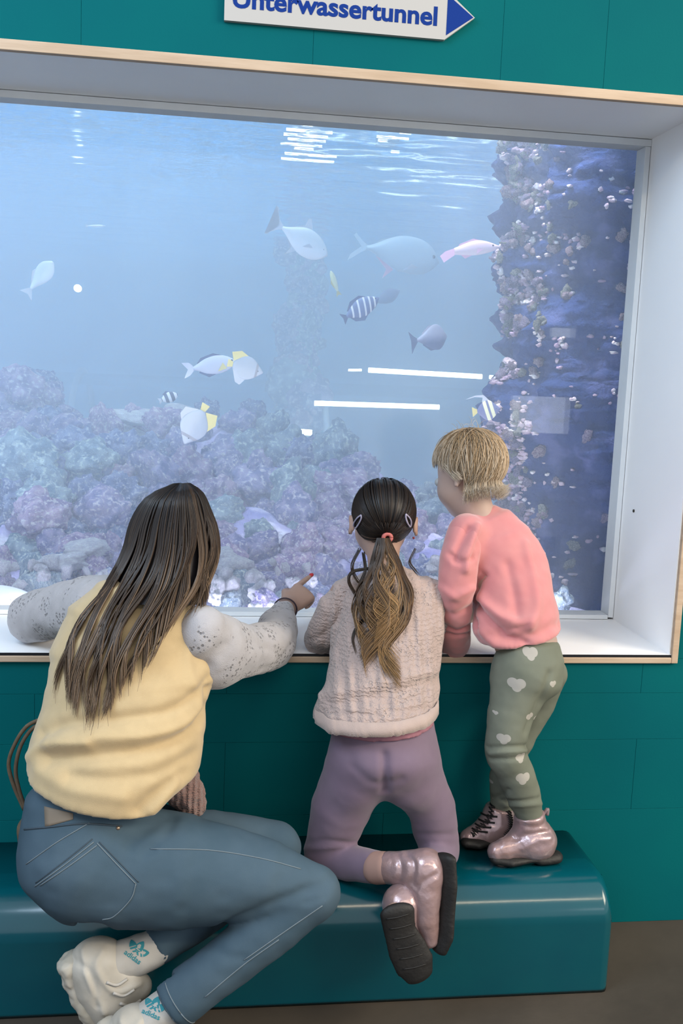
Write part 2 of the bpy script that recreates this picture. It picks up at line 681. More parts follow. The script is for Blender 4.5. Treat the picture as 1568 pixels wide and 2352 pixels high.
def bench():
    xs = np.linspace(-2.6, BX1, 40)
    prof = [(-0.004, 0.0)]
    r = 0.088
    pr = [(-0.001, 0.002), (-0.001, BH)]
    for a in np.linspace(90, 0, 11):
        pr.append((BY + r - r * math.cos(math.radians(90 - a)) * 0 - r * (1 - math.sin(math.radians(a))) * 0 + 0, 0))
    prof = [(-0.0015, 0.0), (-0.0015, BH)]
    for k in range(12):
        a = math.radians(90 + 90 * k / 11)
        prof.append((BY + r + r * math.cos(a), BH - r + r * math.sin(a)))
    prof.append((BY, 0.012))
    prof.append((BY + 0.004, 0.0))
    bm = bmesh.new()
    e = 0.028
    rings = []
    for x, ins in [(-2.6, 0.0), (BX1 - e, 0.0)] + [(BX1 - e + e * math.sin(math.radians(t)), e * (1 - math.cos(math.radians(t)))) for t in (20, 40, 60, 80, 90)]:
        ring = []
        for (y, z) in prof:
            yy = max(y, BY + ins) if y < -0.1 else y
            zz = min(z, BH - ins)
            if y < BY + r and z > BH - r:      # shrink the nose with the corner
                yy = BY + ins + (y - BY)
                zz = z - ins
            ring.append(bm.verts.new((x, min(yy, -0.0015), max(zz, 0))))
        rings.append(ring)
    n = len(prof)
    for a, b in zip(rings[:-1], rings[1:]):
        for i in range(n):
            bm.faces.new((a[i], a[(i + 1) % n], b[(i + 1) % n], b[i]))
    bm.faces.new(rings[0])
    bm.faces.new(rings[-1])
    o = bm_obj('bench', bm, BENCH)
    md = o.modifiers.new('w', 'WEIGHTED_NORMAL')
    return o


tag(bench(), 'long glossy teal bench with a rounded front edge, fixed under the aquarium window', 'bench')

# ------------------------------------------------------------------ the arrow sign
sign = empty('direction_sign', (0.25, 0, 2.215), 'white arrow shaped sign with blue lettering on the teal wall above the window', 'sign')
SIGNW = mat('sign_white', (0.70, 0.69, 0.68), rough=0.45)
SIGNB = mat('sign_blue', (0.014, 0.060, 0.36), rough=0.6, spec=0.05)
sx0, sx1, sx2, sz0, sz1 = 0.0066, 0.5005, 0.568, 2.1645, 2.2695
V = [(sx0, y, z) for y in (-0.012, -0.002) for z in (sz0, sz1)]
out = [(sx0, sz0), (sx1, sz0), (sx2, (sz0 + sz1) / 2), (sx1, sz1), (sx0, sz1)]


def prism(name, poly, y0, y1, m, parent):
    V = [(x, y0, z) for x, z in poly] + [(x, y1, z) for x, z in poly]
    n = len(poly)
    F = [tuple(range(n)), tuple(range(2 * n - 1, n - 1, -1))] + [(i, i + n, (i + 1) % n + n, (i + 1) % n) for i in range(n)]
    return link(name, new_mesh(name, V, F, smooth=False), m, parent)


prism('board', out, -0.012, -0.0005, SIGNW, sign)
zc = (sz0 + sz1) / 2
prism('arrow_head', [(sx1 + 0.003, sz0 + 0.0095), (sx2 - 0.0035, zc), (sx1 + 0.003, sz1 - 0.0095)], -0.0126, -0.0119, SIGNB, sign)


def text_mesh(name, body, size, m, parent=None, bold=0.0, ext=0.0004, spacing=1.0):
    c = bpy.data.curves.new(name, 'FONT')
    c.body = body
    c.size = size
    c.extrude = ext
    c.offset = bold
    c.space_character = spacing
    c.resolution_u = 4
    t = bpy.data.objects.new(name, c)
    COL.objects.link(t)
    bpy.context.view_layer.update()
    me = bpy.data.meshes.new_from_object(t.evaluated_get(bpy.context.evaluated_depsgraph_get()))
    bpy.data.objects.remove(t)
    me.name = name
    return me


me = text_mesh('lettering', 'Unterwassertunnel', 0.06, SIGNB, bold=0.0017)
co = np.array([v.co[:] for v in me.vertices])
w, h = co[:, 0].max() - co[:, 0].min(), co[:, 1].max() - co[:, 1].min()
sxx = (0.4815 - 0.0245) / w
szz = 0.0415 / h
co2 = np.stack([0.0245 + (co[:, 0] - co[:, 0].min()) * sxx, -0.0123 - co[:, 2], 2.1935 + co[:, 1] * szz], 1)
me.vertices.foreach_set('co', co2.astype(np.float32).ravel())
me.update()
link('lettering', me, SIGNB, sign)

# ------------------------------------------------------------------ the tank
TONE[0] = 1.0
ZW = 2.235                                 # water level
TY1, TX0, TX1, TZ0 = 5.6, -4.2, 3.2, 0.55
struct(box('tank_wall_back', (TX0, TY1, TZ0 - 0.1), (TX1, TY1 + 0.08, 4.4), TANKW))
struct(box('tank_wall_left', (TX0 - 0.08, 0.5, TZ0 - 0.1), (TX0, TY1, 4.4), TANKW))
struct(box('tank_wall_right', (TX1, 0.5, TZ0 - 0.1), (TX1 + 0.08, TY1, 4.4), TANKW))
SAND = mat('pale_tank_sand', (0.55, 0.52, 0.50), (0.68, 0.64, 0.62), scale=40, rough=0.9, bump=(70, 0.6, 0.01))
struct(box('tank_floor', (TX0, YB + 0.03, TZ0 - 0.1), (TX1, TY1, TZ0), SAND))
LIDM = mat('white_lid_paint', (0.82, 0.86, 0.88), rough=0.9)
struct(box('tank_light_lid', (TX0 - 0.08, 0.12, 4.4), (TX1 + 0.08, TY1 + 0.08, 4.5), LIDM))  # unseen lid added to keep world light out of the tank
# concrete front of the tank around the pane keeps the lamps out of the room
bm = bmesh.new()
for lo, hi in (((TX0, 0.12, TZ0 - 0.1), (TX1, 0.4, ZS - 0.02)), ((TX0, 0.12, ZT + 0.02), (TX1, 0.42, 4.4)),
               ((TX0, 0.12, ZS - 0.02), (XL - 0.02, 0.42, ZT + 0.02)), ((XR + 0.02, 0.12, ZS - 0.02), (TX1, 0.42, ZT + 0.02))):
    box_bm(bm, lo, hi)
struct(bm_obj('tank_wall_front', bm, TANKW, smooth=False))

water_m = bpy.data.materials.new('hazy_sea_water')
water_m.use_nodes = True
N, L = nt(water_m)
N.remove(N['Principled BSDF'])
vs = N.new('ShaderNodeVolumeScatter')
vs.inputs['Color'].default_value = (0.80, 0.90, 1.0, 1)
vs.inputs['Density'].default_value = 0.42
vs.inputs['Anisotropy'].default_value = 0.3
va = N.new('ShaderNodeVolumeAbsorption')
va.inputs['Color'].default_value = (0.35, 0.80, 1.0, 1)
va.inputs['Density'].default_value = 0.13
ad = N.new('ShaderNodeAddShader')
L.new(vs.outputs[0], ad.inputs[0])
L.new(va.outputs[0], ad.inputs[1])
L.new(ad.outputs[0], N['Material Output'].inputs['Volume'])
wv = box('water', (TX0 + 0.001, YB + 0.028, TZ0 + 0.001), (TX1 - 0.001, TY1 - 0.001, ZW - 0.03), water_m)
tag(wv, 'hazy blue sea water filling the aquarium behind the window', 'water', kind='stuff')

surf_m = bpy.data.materials.new('water_surface_from_below')
surf_m.use_nodes = True
N, L = nt(surf_m)
N.remove(N['Principled BSDF'])
t = N.new('ShaderNodeBsdfTransparent')
t.inputs[0].default_value = (0.93, 0.98, 1, 1)
g = N.new('ShaderNodeBsdfGlossy')
g.inputs['Roughness'].default_value = 0.10
g.inputs[0].default_value = (0.93, 0.98, 1.0, 1)
x = N.new('ShaderNodeMixShader')
tcs = N.new('ShaderNodeTexCoord')
mps = N.new('ShaderNodeMapping')
mps.inputs['Scale'].default_value = (16.0, 60.0, 1)
L.new(tcs.outputs['Object'], mps.inputs['Vector'])
nns = N.new('ShaderNodeTexNoise')
nns.inputs['Scale'].default_value = 1.6
nns.inputs['Detail'].default_value = 3
L.new(mps.outputs[0], nns.inputs['Vector'])
rrs = N.new('ShaderNodeValToRGB')
rrs.color_ramp.elements[0].position = 0.42
rrs.color_ramp.elements[1].position = 0.60
rrs.color_ramp.elements[0].color = (0.98, 0.98, 0.98, 1)
rrs.color_ramp.elements[1].color = (0.60, 0.60, 0.60, 1)
L.new(nns.outputs['Fac'], rrs.inputs['Fac'])
L.new(rrs.outputs['Color'], x.inputs[0])
L.new(t.outputs[0], x.inputs[1])
L.new(g.outputs[0], x.inputs[2])
L.new(x.outputs[0], N['Material Output'].inputs[0])
nx, ny = 260, 200
gx, gy = np.meshgrid(np.linspace(TX0, TX1, nx), np.linspace(YB + 0.03, TY1, ny), indexing='ij')
pts = np.stack([gx.ravel() * 2.2, gy.ravel() * 7.0, np.zeros(gx.size)], 1)
hz = ZW + 0.0045 * fbm(pts, 3, 5) + 0.0028 * fbm(pts * 2.7, 2, 9)
V = np.stack([gx.ravel(), gy.ravel(), hz], 1)
ii = np.arange(nx * ny).reshape(nx, ny)
F = np.stack([ii[:-1, :-1].ravel(), ii[1:, :-1].ravel(), ii[1:, 1:].ravel(), ii[:-1, 1:].ravel()], 1)
tag(link('water_surface', new_mesh('water_surface', V, F), surf_m), 'rippled underside of the water surface along the top of the window', 'water', kind='stuff')


# ---- rocks
def ico(sub):
    bm = bmesh.new()
    bmesh.ops.create_icosphere(bm, subdivisions=sub, radius=1.0)
    V = np.array([v.co[:] for v in bm.verts])
    F = np.array([[v.index for v in f.verts] for f in bm.faces])
    bm.free()
    return V, F


IV, IF = ico(4)
IV3, IF3 = ico(3)


def rock_mat(name, c1, c2, c3, sc=7.0):
    m = mat(name, c1, c2, scale=sc, rough=0.9, spec=0.15, bump=(26, 0.9, 0.03), detail=7, lo=0.42, hi=0.6)
    N, L = nt(m)
    b = N['Principled BSDF']
    tc = N['Texture Coordinate']
    n = N.new('ShaderNodeTexNoise')
    n.inputs['Scale'].default_value = sc * 2.6
    n.inputs['Detail'].default_value = 6
    L.new(tc.outputs['Object'], n.inputs['Vector'])
    r = N.new('ShaderNodeValToRGB')
    r.color_ramp.elements[0].position = 0.52
    r.color_ramp.elements[1].position = 0.66
    r.color_ramp.elements[0].color = (0, 0, 0, 1)
    r.color_ramp.elements[1].color = (1, 1, 1, 1)
    L.new(n.outputs['Fac'], r.inputs['Fac'])
    mx = N.new('ShaderNodeMix')
    mx.data_type = 'RGBA'
    src = b.inputs['Base Color'].links[0].from_socket
    L.new(r.outputs['Color'], mx.inputs['Factor'])
    L.new(src, mx.inputs[6])
    mx.inputs[7].default_value = (*c3, 1)
    L.new(mx.outputs[2], b.inputs['Base Color'])
    return m


RM = [rock_mat('mauve_live_rock', (0.24, 0.22, 0.46), (0.56, 0.46, 0.68), (0.96, 0.86, 0.92), 2.2),
      rock_mat('green_grey_live_rock', (0.24, 0.34, 0.44), (0.50, 0.60, 0.64), (0.90, 0.98, 0.90), 2.0),
      rock_mat('pink_crusted_rock', (0.34, 0.24, 0.44), (0.68, 0.50, 0.66), (0.98, 0.88, 0.90), 2.6),
      rock_mat('blue_grey_rock', (0.16, 0.20, 0.44), (0.40, 0.44, 0.66), (0.84, 0.84, 0.92), 2.3)]
PALE = rock_mat('pale_coral_rubble', (0.70, 0.66, 0.70), (0.88, 0.84, 0.84), (0.97, 0.96, 0.93), 3.0)


def rock_mesh(seed, amp=0.28, freq=1.5, knob=0.12, V0=None, F0=None, m=None):
    V0 = IV if V0 is None else V0
    F0 = IF if F0 is None else F0
    d = 1 + amp * fbm(V0 * freq + seed * 7.3, 4, seed) + knob * np.abs(fbm(V0 * freq * 3.1 + seed, 3, seed + 50))
    me = new_mesh('rock', V0 * d[:, None] * 0.85, F0)
    me.materials.append(m)
    return me


ROCKS = [rock_mesh(k, 0.30 + 0.05 * (k % 3), 1.3 + 0.25 * (k % 4), 0.14, m=RM[k % 4]) for k in range(12)]
PALES = [rock_mesh(k + 40, 0.34, 1.6, 0.2, V0=IV3, F0=IF3, m=PALE) for k in range(4)]
KNOBS = [rock_mesh(k + 60, 0.40, 1.5, 0.25, V0=IV3, F0=IF3, m=RM[k % 4]) for k in range(6)]
rng = random.Random(11)


def put(name, me, loc, scale, parent, rot=None):
    o = bpy.data.objects.new(name, me)
    COL.objects.link(o)
    o.parent = parent
    o.location = Vector(loc) - parent.location
    s = scale if hasattr(scale, '__len__') else (scale,) * 3
    o.scale = s
    o.rotation_euler = rot or (rng.uniform(0, 6.28), rng.uniform(0, 6.28), rng.uniform(0, 6.28))
    return o


reef = empty('reef_mound', (-0.3, 1.4, TZ0), 'mound of mauve and greenish live rocks filling the lower left of the aquarium', 'reef')
# outline of the mound in the photograph: (x, y) of its ridge
ridge = [(-150, 900), (0, 930), (140, 955), (300, 950), (440, 925), (600, 950), (660, 1000), (790, 1015), (870, 1065), (960, 1115), (1040, 1175), (1120, 1235), (1250, 1330), (1420, 1400)]


def ridge_y(x):
    for (a, b), (c, d) in zip(ridge[:-1], ridge[1:]):
        if a <= x <= c:
            return b + (d - b) * (x - a) / (c - a)
    return ridge[0][1] if x < ridge[0][0] else 1400


def depth_at(py, top):
    """the mound leans back from the glass: nearer rocks low, farther rocks high"""
    t = min(max((1400 - py) / max(1400 - 900, 1), 0), 1)
    return 0.60 + 1.75 * t ** 1.15


k = 0
row = 1392
while row > 880:
    step = 30 + 22 * (1400 - row) / 500 + 14
    px = -140 + rng.uniform(0, 40)
    while px < 1330:
        top = ridge_y(px)
        if row > top + 14:
            y = depth_at(row, top)
            rp = rng.uniform(34, 60) * (0.75 if row > 1340 else 1)
            c = P(px + rng.uniform(-14, 14), row + rng.uniform(-10, 10), y + rng.uniform(-0.05, 0.08))
            s = M(rp, y)
            put('rock', ROCKS[rng.randrange(12)], c, (s * rng.uniform(0.9, 1.35), s * rng.uniform(0.8, 1.1), s * rng.uniform(0.75, 1.1)), reef)
            k += 1
        px += rng.uniform(58, 92)
    row -= step * 0.86
# ridge features: knobbly head on the left, bright flat slab, two round knobs, low boulders to the right
feat = [(62, 905, 2.25, 62, 58, 2), (28, 930, 2.2, 40, 50, 0), (95, 885, 2.3, 34, 34, 3), (118, 915, 2.3, 30, 40, 0), (45, 985, 2.1, 60, 42, 2), (120, 985, 2.1, 56, 44, 3), (150, 960, 2.2, 34, 26, 0),
        (475, 940, 2.35, 27, 30, 3), (450, 985, 2.2, 50, 30, 1), (578, 955, 2.3, 34, 40, 3), (575, 1000, 2.2, 56, 42, 0), (640, 1005, 2.2, 36, 32, 0),
        (768, 1042, 1.95, 38, 36, 2), (715, 1050, 1.9, 42, 34, 0), (835, 1085, 1.7, 56, 30, 2), (930, 1140, 1.5, 46, 34, 0), (985, 1150, 1.4, 40, 40, 1),
        (60, 1070, 1.55, 78, 74, 1), (205, 1065, 1.6, 70, 52, 1), (330, 1075, 1.7, 66, 46, 0), (90, 1190, 1.1, 80, 60, 2), (110, 1160, 1.2, 70, 55, 1), (600, 1120, 1.5, 92, 56, 0), (800, 1130, 1.4, 84, 52, 2), (235, 1180, 1.15, 68, 54, 0)]
for i, (px, py, y, rx, rz, q) in enumerate(feat):
    put('rock', ROCKS[(q + 4 * (i % 3))], P(px, py, y), (M(rx, y), M((rx + rz) / 2, y), M(rz, y)), reef, rot=(rng.uniform(-.4, .4), rng.uniform(-.3, .3), rng.uniform(0, 6.28)))
for px, py, y, rx, rz in [(70, 862, 2.3, 15, 13), (88, 868, 2.3, 16, 14), (50, 880, 2.3, 18, 15), (20, 890, 2.2, 18, 14), (112, 880, 2.3, 14, 16), (130, 900, 2.3, 14, 15), (105, 905, 2.25, 15, 12), (75, 925, 2.2, 14, 10),
                          (30, 915, 2.15, 18, 10), (115, 950, 2.1, 16, 14), (160, 965, 2.1, 15, 12)]:
    put('rock', KNOBS[rng.randrange(6)], P(px, py, y), (M(rx, y), M(rx, y), M(rz, y)), reef)
# the pale flat slab
for px, py, rx, rz in [(260, 985, 90, 22), (330, 962, 90, 22), (420, 950, 60, 20), (215, 1005, 60, 18), (370, 1000, 90, 20), (300, 1015, 100, 16)]:
    put('rock', PALES[rng.randrange(4)], P(px, py, 2.05), (M(rx, 2.05), M(rx * .6, 2.05), M(rz, 2.05)), reef, rot=(0, 0.12, rng.uniform(-.4, .4)))
# pale rubble lying against the glass
for i in range(70):
    px = rng.choice([rng.uniform(480, 720), rng.uniform(480, 720), rng.uniform(-60, 260), rng.uniform(930, 1040)])
    py = rng.uniform(1290, 1396)
    y = 0.50 + (1400 - py) / 500
    r = M(rng.uniform(8, 20), y)
    put('rubble', PALES[i % 4], P(px, py, y), (r * rng.uniform(.8, 1.6), r, r * rng.uniform(.6, 1)), reef)
for px, py, y, rx, rz in [(200, 1265, 0.85, 60, 26), (150, 1290, 0.78, 66, 22), (540, 1300, 0.75, 46, 22), (520, 1275, 0.8, 40, 16)]:
    put('rock', PALES[rng.randrange(4)], P(px, py, y), (M(rx, y), M(rx * .7, y), M(rz, y)), reef, rot=(0, 0, rng.uniform(0, 6)))
# body of the mound under the loose rocks
gxn, gyn = 90, 60
VV = []
for i in range(gxn):
    px = -260 + (1700 * i) / (gxn - 1)
    tp = ridge_y(px) + 34
    for j in range(gyn):
        py = 1440 + (tp - 1440) * j / (gyn - 1)
        VV.append(P(px, py, depth_at(py, tp) + 0.07)[:])
VV = np.array(VV)
VV += 0.05 * np.stack([fbm(VV * 5, 4, 3), fbm(VV * 5, 4, 4), fbm(VV * 5, 4, 6)], 1)
VV[:, 2] = np.maximum(VV[:, 2], TZ0 - 0.02)
VV[:, 1] = np.maximum(VV[:, 1], YB + 0.06)
ii = np.arange(gxn * gyn).reshape(gxn, gyn)
FF = np.stack([ii[:-1, :-1].ravel(), ii[1:, :-1].ravel(), ii[1:, 1:].ravel(), ii[:-1, 1:].ravel()], 1)
me = new_mesh('reef_base', VV, FF)
link('reef_base', me, RM[0], reef)

# ---- the dark rock column behind the right edge of the window
col = empty('rock_column', (1.55, 1.1, TZ0), 'dark upright rock wall crusted with pink coral at the right of the aquarium', 'reef')
CM = rock_mat('shaded_column_rock', (0.010, 0.026, 0.100), (0.022, 0.045, 0.14), (0.07, 0.085, 0.20), 4.0)  # shade and blue haze are put into this rock colour
CK = [rock_mat('lit_coral_crust', (0.40, 0.25, 0.30), (0.66, 0.48, 0.48), (0.90, 0.80, 0.72), 3.0), rock_mat('mauve_coral_crust', (0.30, 0.22, 0.36), (0.55, 0.42, 0.52), (0.85, 0.74, 0.75), 3.0), rock_mat('olive_coral_crust', (0.28, 0.27, 0.22), (0.50, 0.48, 0.36), (0.82, 0.78, 0.64), 3.0)]  # crust colours lightened to look lit against the darkened rock
edge = [(310, 1162), (345, 1150), (380, 1172), (420, 1182), (455, 1160), (480, 1158), (520, 1185), (560, 1152), (600, 1142), (640, 1156), (680, 1166), (700, 1148), (740, 1160), (800, 1160), (850, 1158), (885, 1128), (930, 1122), (990, 1112), (1080, 1130), (1200, 1150), (1300, 1170), (1420, 1150)]


def edge_x(py):
    for (a, b), (c, d) in zip(edge[:-1], edge[1:]):
        if a <= py <= c:
            return b + (d - b) * (py - a) / (c - a)
    return edge[0][1] if py < edge[0][0] else edge[-1][1]


na, nh = 90, 220
VV = []
for j in range(nh):
    z = TZ0 + (ZW + 0.05 - TZ0) * j / (nh - 1)
    pyz = 1176
    for _ in range(4):                       # photograph row of this height
        pyz += (P(1200, pyz, 0.95).z - z) * 2250 / 3.3
    xl = P(edge_x(pyz) + 58, pyz, 0.95).x
    for i in range(na):
        a = -math.pi * 0.98 + 1.96 * math.pi * i / (na - 1)
        cx = xl + 0.75
        VV.append((cx - 0.75 * math.cos(a), 1.12 - 0.42 * math.sin(a) * (1 if a > 0 else 1), z))
VV = np.array(VV)
n1 = fbm(VV * np.array([6, 6, 4.5]), 5, 21)
n2 = np.abs(fbm(VV * 15, 4, 33))
ctr = np.stack([VV[:, 0] * 0 + 1.75, VV[:, 1] * 0 + 1.12, VV[:, 2]], 1)
rd = VV - ctr
rd /= np.linalg.norm(rd, axis=1, keepdims=True) + 1e-9
VV = VV + rd * (0.075 * n1 + 0.035 * n2)[:, None]
VV[:, 1] = np.maximum(VV[:, 1], YB + 0.08)
ii = np.arange(na * nh).reshape(nh, na)
FF = np.stack([ii[:-1, :-1].ravel(), ii[:-1, 1:].ravel(), ii[1:, 1:].ravel(), ii[1:, :-1].ravel()], 1)
link('rock_body', new_mesh('rock_body', VV, FF), CM, col)
kn = 0
CKM = [rock_mesh(k + 80, 0.5, 1.6, 0.3, V0=IV3, F0=IF3, m=CK[k % 3]) for k in range(9)]
bvh_col = BVHTree.FromPolygons([tuple(v) for v in VV], [tuple(f) for f in FF])


def on_column(px, py, out=0.0):
    d = (P(px, py, 1.0) - CO).normalized()
    h = bvh_col.ray_cast(CO, d)
    return (h[0] - d * out, h[1]) if h[0] is not None else (None, None)


bits_v, bits_f, nb = [], [], 0
IV2, IF2 = ico(2)
for i in range(3400):
    py = rng.uniform(312, 1395)
    big = kn < 285 and rng.random() < 0.16
    t = abs(rng.gauss(0, 1))
    q = rng.random()
    dx = t * 38 if q < 0.66 else (rng.uniform(0, 150) if q < 0.86 else rng.uniform(0, 330))
    led = min(abs(py - q_) for q_ in (455, 560, 600, 680, 790, 905, 985, 1100, 1180, 1240))
    if dx > 90 and led > 22 and rng.random() < 0.82:
        continue
    # broken cover: dark gaps run between the clumps
    if fbm(np.array([[dx * 0.022, py * 0.020, 3.3]]), 3, 77)[0] < -0.10:
        continue
    px = edge_x(py) + dx - 4
    r = M(rng.uniform(6, 12) * (1.25 if dx < 30 else 1) if big else rng.uniform(2.2, 6), 0.9)
    c, n = on_column(px, py, 0.0)
    if c is None:
        c = P(px + 8, py, 1.08)
        n = Vector((-1, -0.3, 0))
    c = c + n * r * 0.45
    if big:
        put('coral_crust', CKM[rng.randrange(9)], c, (r * rng.uniform(.9, 1.7), r, r * rng.uniform(.7, 1.2)), col)
        kn += 1
    else:
        d_ = 1 + 0.5 * fbm(IV2 * 1.7 + i * 1.37, 2, 5)
        bits_v.append(IV2 * d_[:, None] * r * np.array([rng.uniform(.8, 2.2), 1, rng.uniform(.6, 1.3)]) + np.array(c[:]))
        bits_f.append(IF2 + nb)
        nb += len(IV2)
bits = link('coral_bits', new_mesh('coral_bits', np.concatenate(bits_v), np.concatenate(bits_f)), rock_mat('small_coral_bits', (0.42, 0.28, 0.36), (0.66, 0.50, 0.50), (0.92, 0.84, 0.74), 9.0), col)
tag(bits, kind='stuff')

# a second rock column far back in the haze, and the walk-through tunnel with its highlights as glowing rods
far = empty('rock_column', P(690, 900, 4.4)[:2] + (TZ0,), 'faint bluish rock column far back in the hazy water', 'reef')
for i in range(26):
    py = 585 + 300 * i / 25
    y = 4.4
    put('rock', ROCKS[i % 12], P(690 + rng.uniform(-22, 22), py, y), (M(rng.uniform(34, 50), y), M(40, y), M(rng.uniform(26, 40), y)), far)
for i in range(10):
    put('rock', ROCKS[i % 12], Vector((far.location.x + rng.uniform(-.1, .1), 4.4, TZ0 + 0.09 * i)), 0.19, far)

tun = empty('visitor_tunnel', (0.3, 4.75, TZ0), 'clear acrylic visitor tunnel with highlights built as glowing rods far back in the water', 'tunnel')
ac = glass_mat('tunnel_acrylic', (0.97, 0.99, 1.0), 1.12)
V, F = [], []
yc, zc0, rr = 4.75, 0.62, 0.74
na = 22
for x in np.linspace(-3.6, 3.0, 12):
    for i in range(na):
        a = math.pi * i / (na - 1)
        V.append((x, yc - rr * math.cos(a), zc0 + rr * math.sin(a)))
for j in range(11):
    for i in range(na - 1):
        q = j * na + i
        F.append((q, q + 1, q + na + 1, q + na))
link('acrylic_tube', new_mesh('acrylic_tube', V, F), ac, tun)
HIGHLIGHT = emit('highlight_glow', (0.92, 0.98, 1.0), 6.0)  # rods glow in place of highlights on the acrylic
for (xa, ya, xb, yb, th, yy) in [(846, 850, 1106, 865, 6, 4.1), (722, 926, 1008, 935, 6, 4.0), (1124, 866, 1142, 868, 5, 4.1), (662, 990, 716, 994, 7, 3.95), (800, 850, 830, 850, 3, 4.1)]:
    a, b = P(xa, ya, yy), P(xb, yb, yy)
    r = M(th, yy)
    tube_obj('highlight_rod', [a + (b - a) * t for t in np.linspace(0, 1, 5)], r, HIGHLIGHT, tun, 8)
rib = mat('tunnel_rib_grey', (0.35, 0.42, 0.5), rough=0.5)
for x in (-2.4, -0.9, 0.75, 2.2):
    tube_obj('rib', [(x, yc - (rr + .02) * math.cos(a), zc0 + (rr + .02) * math.sin(a)) for a in np.linspace(0, math.pi, 16)], 0.022, rib, tun, 6)

# the small lamp glowing on the left
lp = P(178, 662, 3.2)
lamp = empty('underwater_lamp', lp, 'small round underwater lamp glowing in the blue water at the left', 'lamp')
LGLOW = emit('lamp_glow', (1.0, 0.96, 0.95), 4.0)
V, F = [], []
sweep(V, F, [lp + Vector((0, 0.02, 0)), lp + Vector((0, -0.005, 0))], M(8, 3.2), 16)
link('lens', new_mesh('lens', V, F), LGLOW, lamp)
V, F = [], []
sweep(V, F, [lp + Vector((0, 0.10, 0)), lp + Vector((0, 0.025, 0))], [M(6, 3.2), M(9, 3.2)], 16)
link('housing', new_mesh('housing', V, F), rib, lamp)
d = bpy.data.lights.new('slab_spot', 'SPOT')  # added spot that brightens the pale slab
d.energy = 330
d.spot_size = math.radians(15)
d.spot_blend = 0.8
d.shadow_soft_size = 0.05
d.color = (0.90, 0.97, 1.0)
o = bpy.data.objects.new('slab_spot', d)
COL.objects.link(o)
o.location = P(330, 975, 2.05) + Vector((0.05, 0.25, 2.3))
o.rotation_euler = (P(330, 975, 2.05) - o.location).to_track_quat('-Z', 'Y').to_euler()
# added spot on the left; its beam in the haze imitates a soft glare
d = bpy.data.lights.new('glare_spot', 'SPOT')
d.energy = 30
d.spot_size = math.radians(48)
d.spot_blend = 1.0
d.shadow_soft_size = 0.15
d.color = (1.0, 0.95, 0.90)
o = bpy.data.objects.new('glare_spot', d)
COL.objects.link(o)
o.location = P(70, 250, 2.6) + Vector((0, 0, 0.35))
o.rotation_euler = (0, math.radians(8), 0)

# added glowing tubes imitate glints on the ripples; housing and hangers are invented
GLINTM = emit('glint_glow', (0.95, 0.98, 1.0), 5.0)
for (x0, x1, rows_, lab) in ((640, 775, (286, 297, 308, 319, 329, 340, 352, 364), 'above the silver pompano'), (862, 948, (294, 304, 313, 322, 348), 'nearer the dark rock column')):
    c = PZ((x0 + x1) / 2, 320, 2.9)
    glint = empty('glint_tubes', c, 'bright glints on the rippled water, made by added glowing tubes, %s' % lab, 'lamp', 'added glints on the water')
    for r_ in rows_:
        a_, b_ = PZ(x0 + rng.uniform(0, 62), r_, 2.9), PZ(x1 - rng.uniform(0, 62), r_ + 6, 2.9)
        b_.y = a_.y
        tube_obj('tube', [a_ + (b_ - a_) * t for t in (0, 0.5, 1)], 0.009, GLINTM, glint, 6)
    ys = sorted(o_.data.vertices[0].co.y for o_ in glint.children)
    for yy_ in (ys[0], ys[-1]):
        tube_obj('hanger', [(c.x, yy_, 2.98), (c.x, yy_, 4.4)], 0.006, rib, glint, 6)
    box('housing', (c.x - 0.06, ys[0] - 0.05, 2.93), (c.x + 0.06, ys[-1] + 0.05, 2.99), rib, glint)

TONE[0] = 0.51

# ------------------------------------------------------------------ people: shared builders
SKIN = mat('warm_skin', (0.62, 0.40, 0.32), (0.68, 0.45, 0.36), scale=14, rough=0.55, spec=0.35)
SKINP = mat('fair_skin', (0.70, 0.50, 0.43), (0.76, 0.55, 0.47), scale=14, rough=0.55, spec=0.35)
EYEW = mat('eye', (0.75, 0.75, 0.75), rough=0.2)
IRIS = mat('iris', (0.05, 0.08, 0.12), rough=0.2)
LIP = mat('lip', (0.55, 0.22, 0.20), rough=0.45)


def unit(v):
    return Vector(v).normalized()


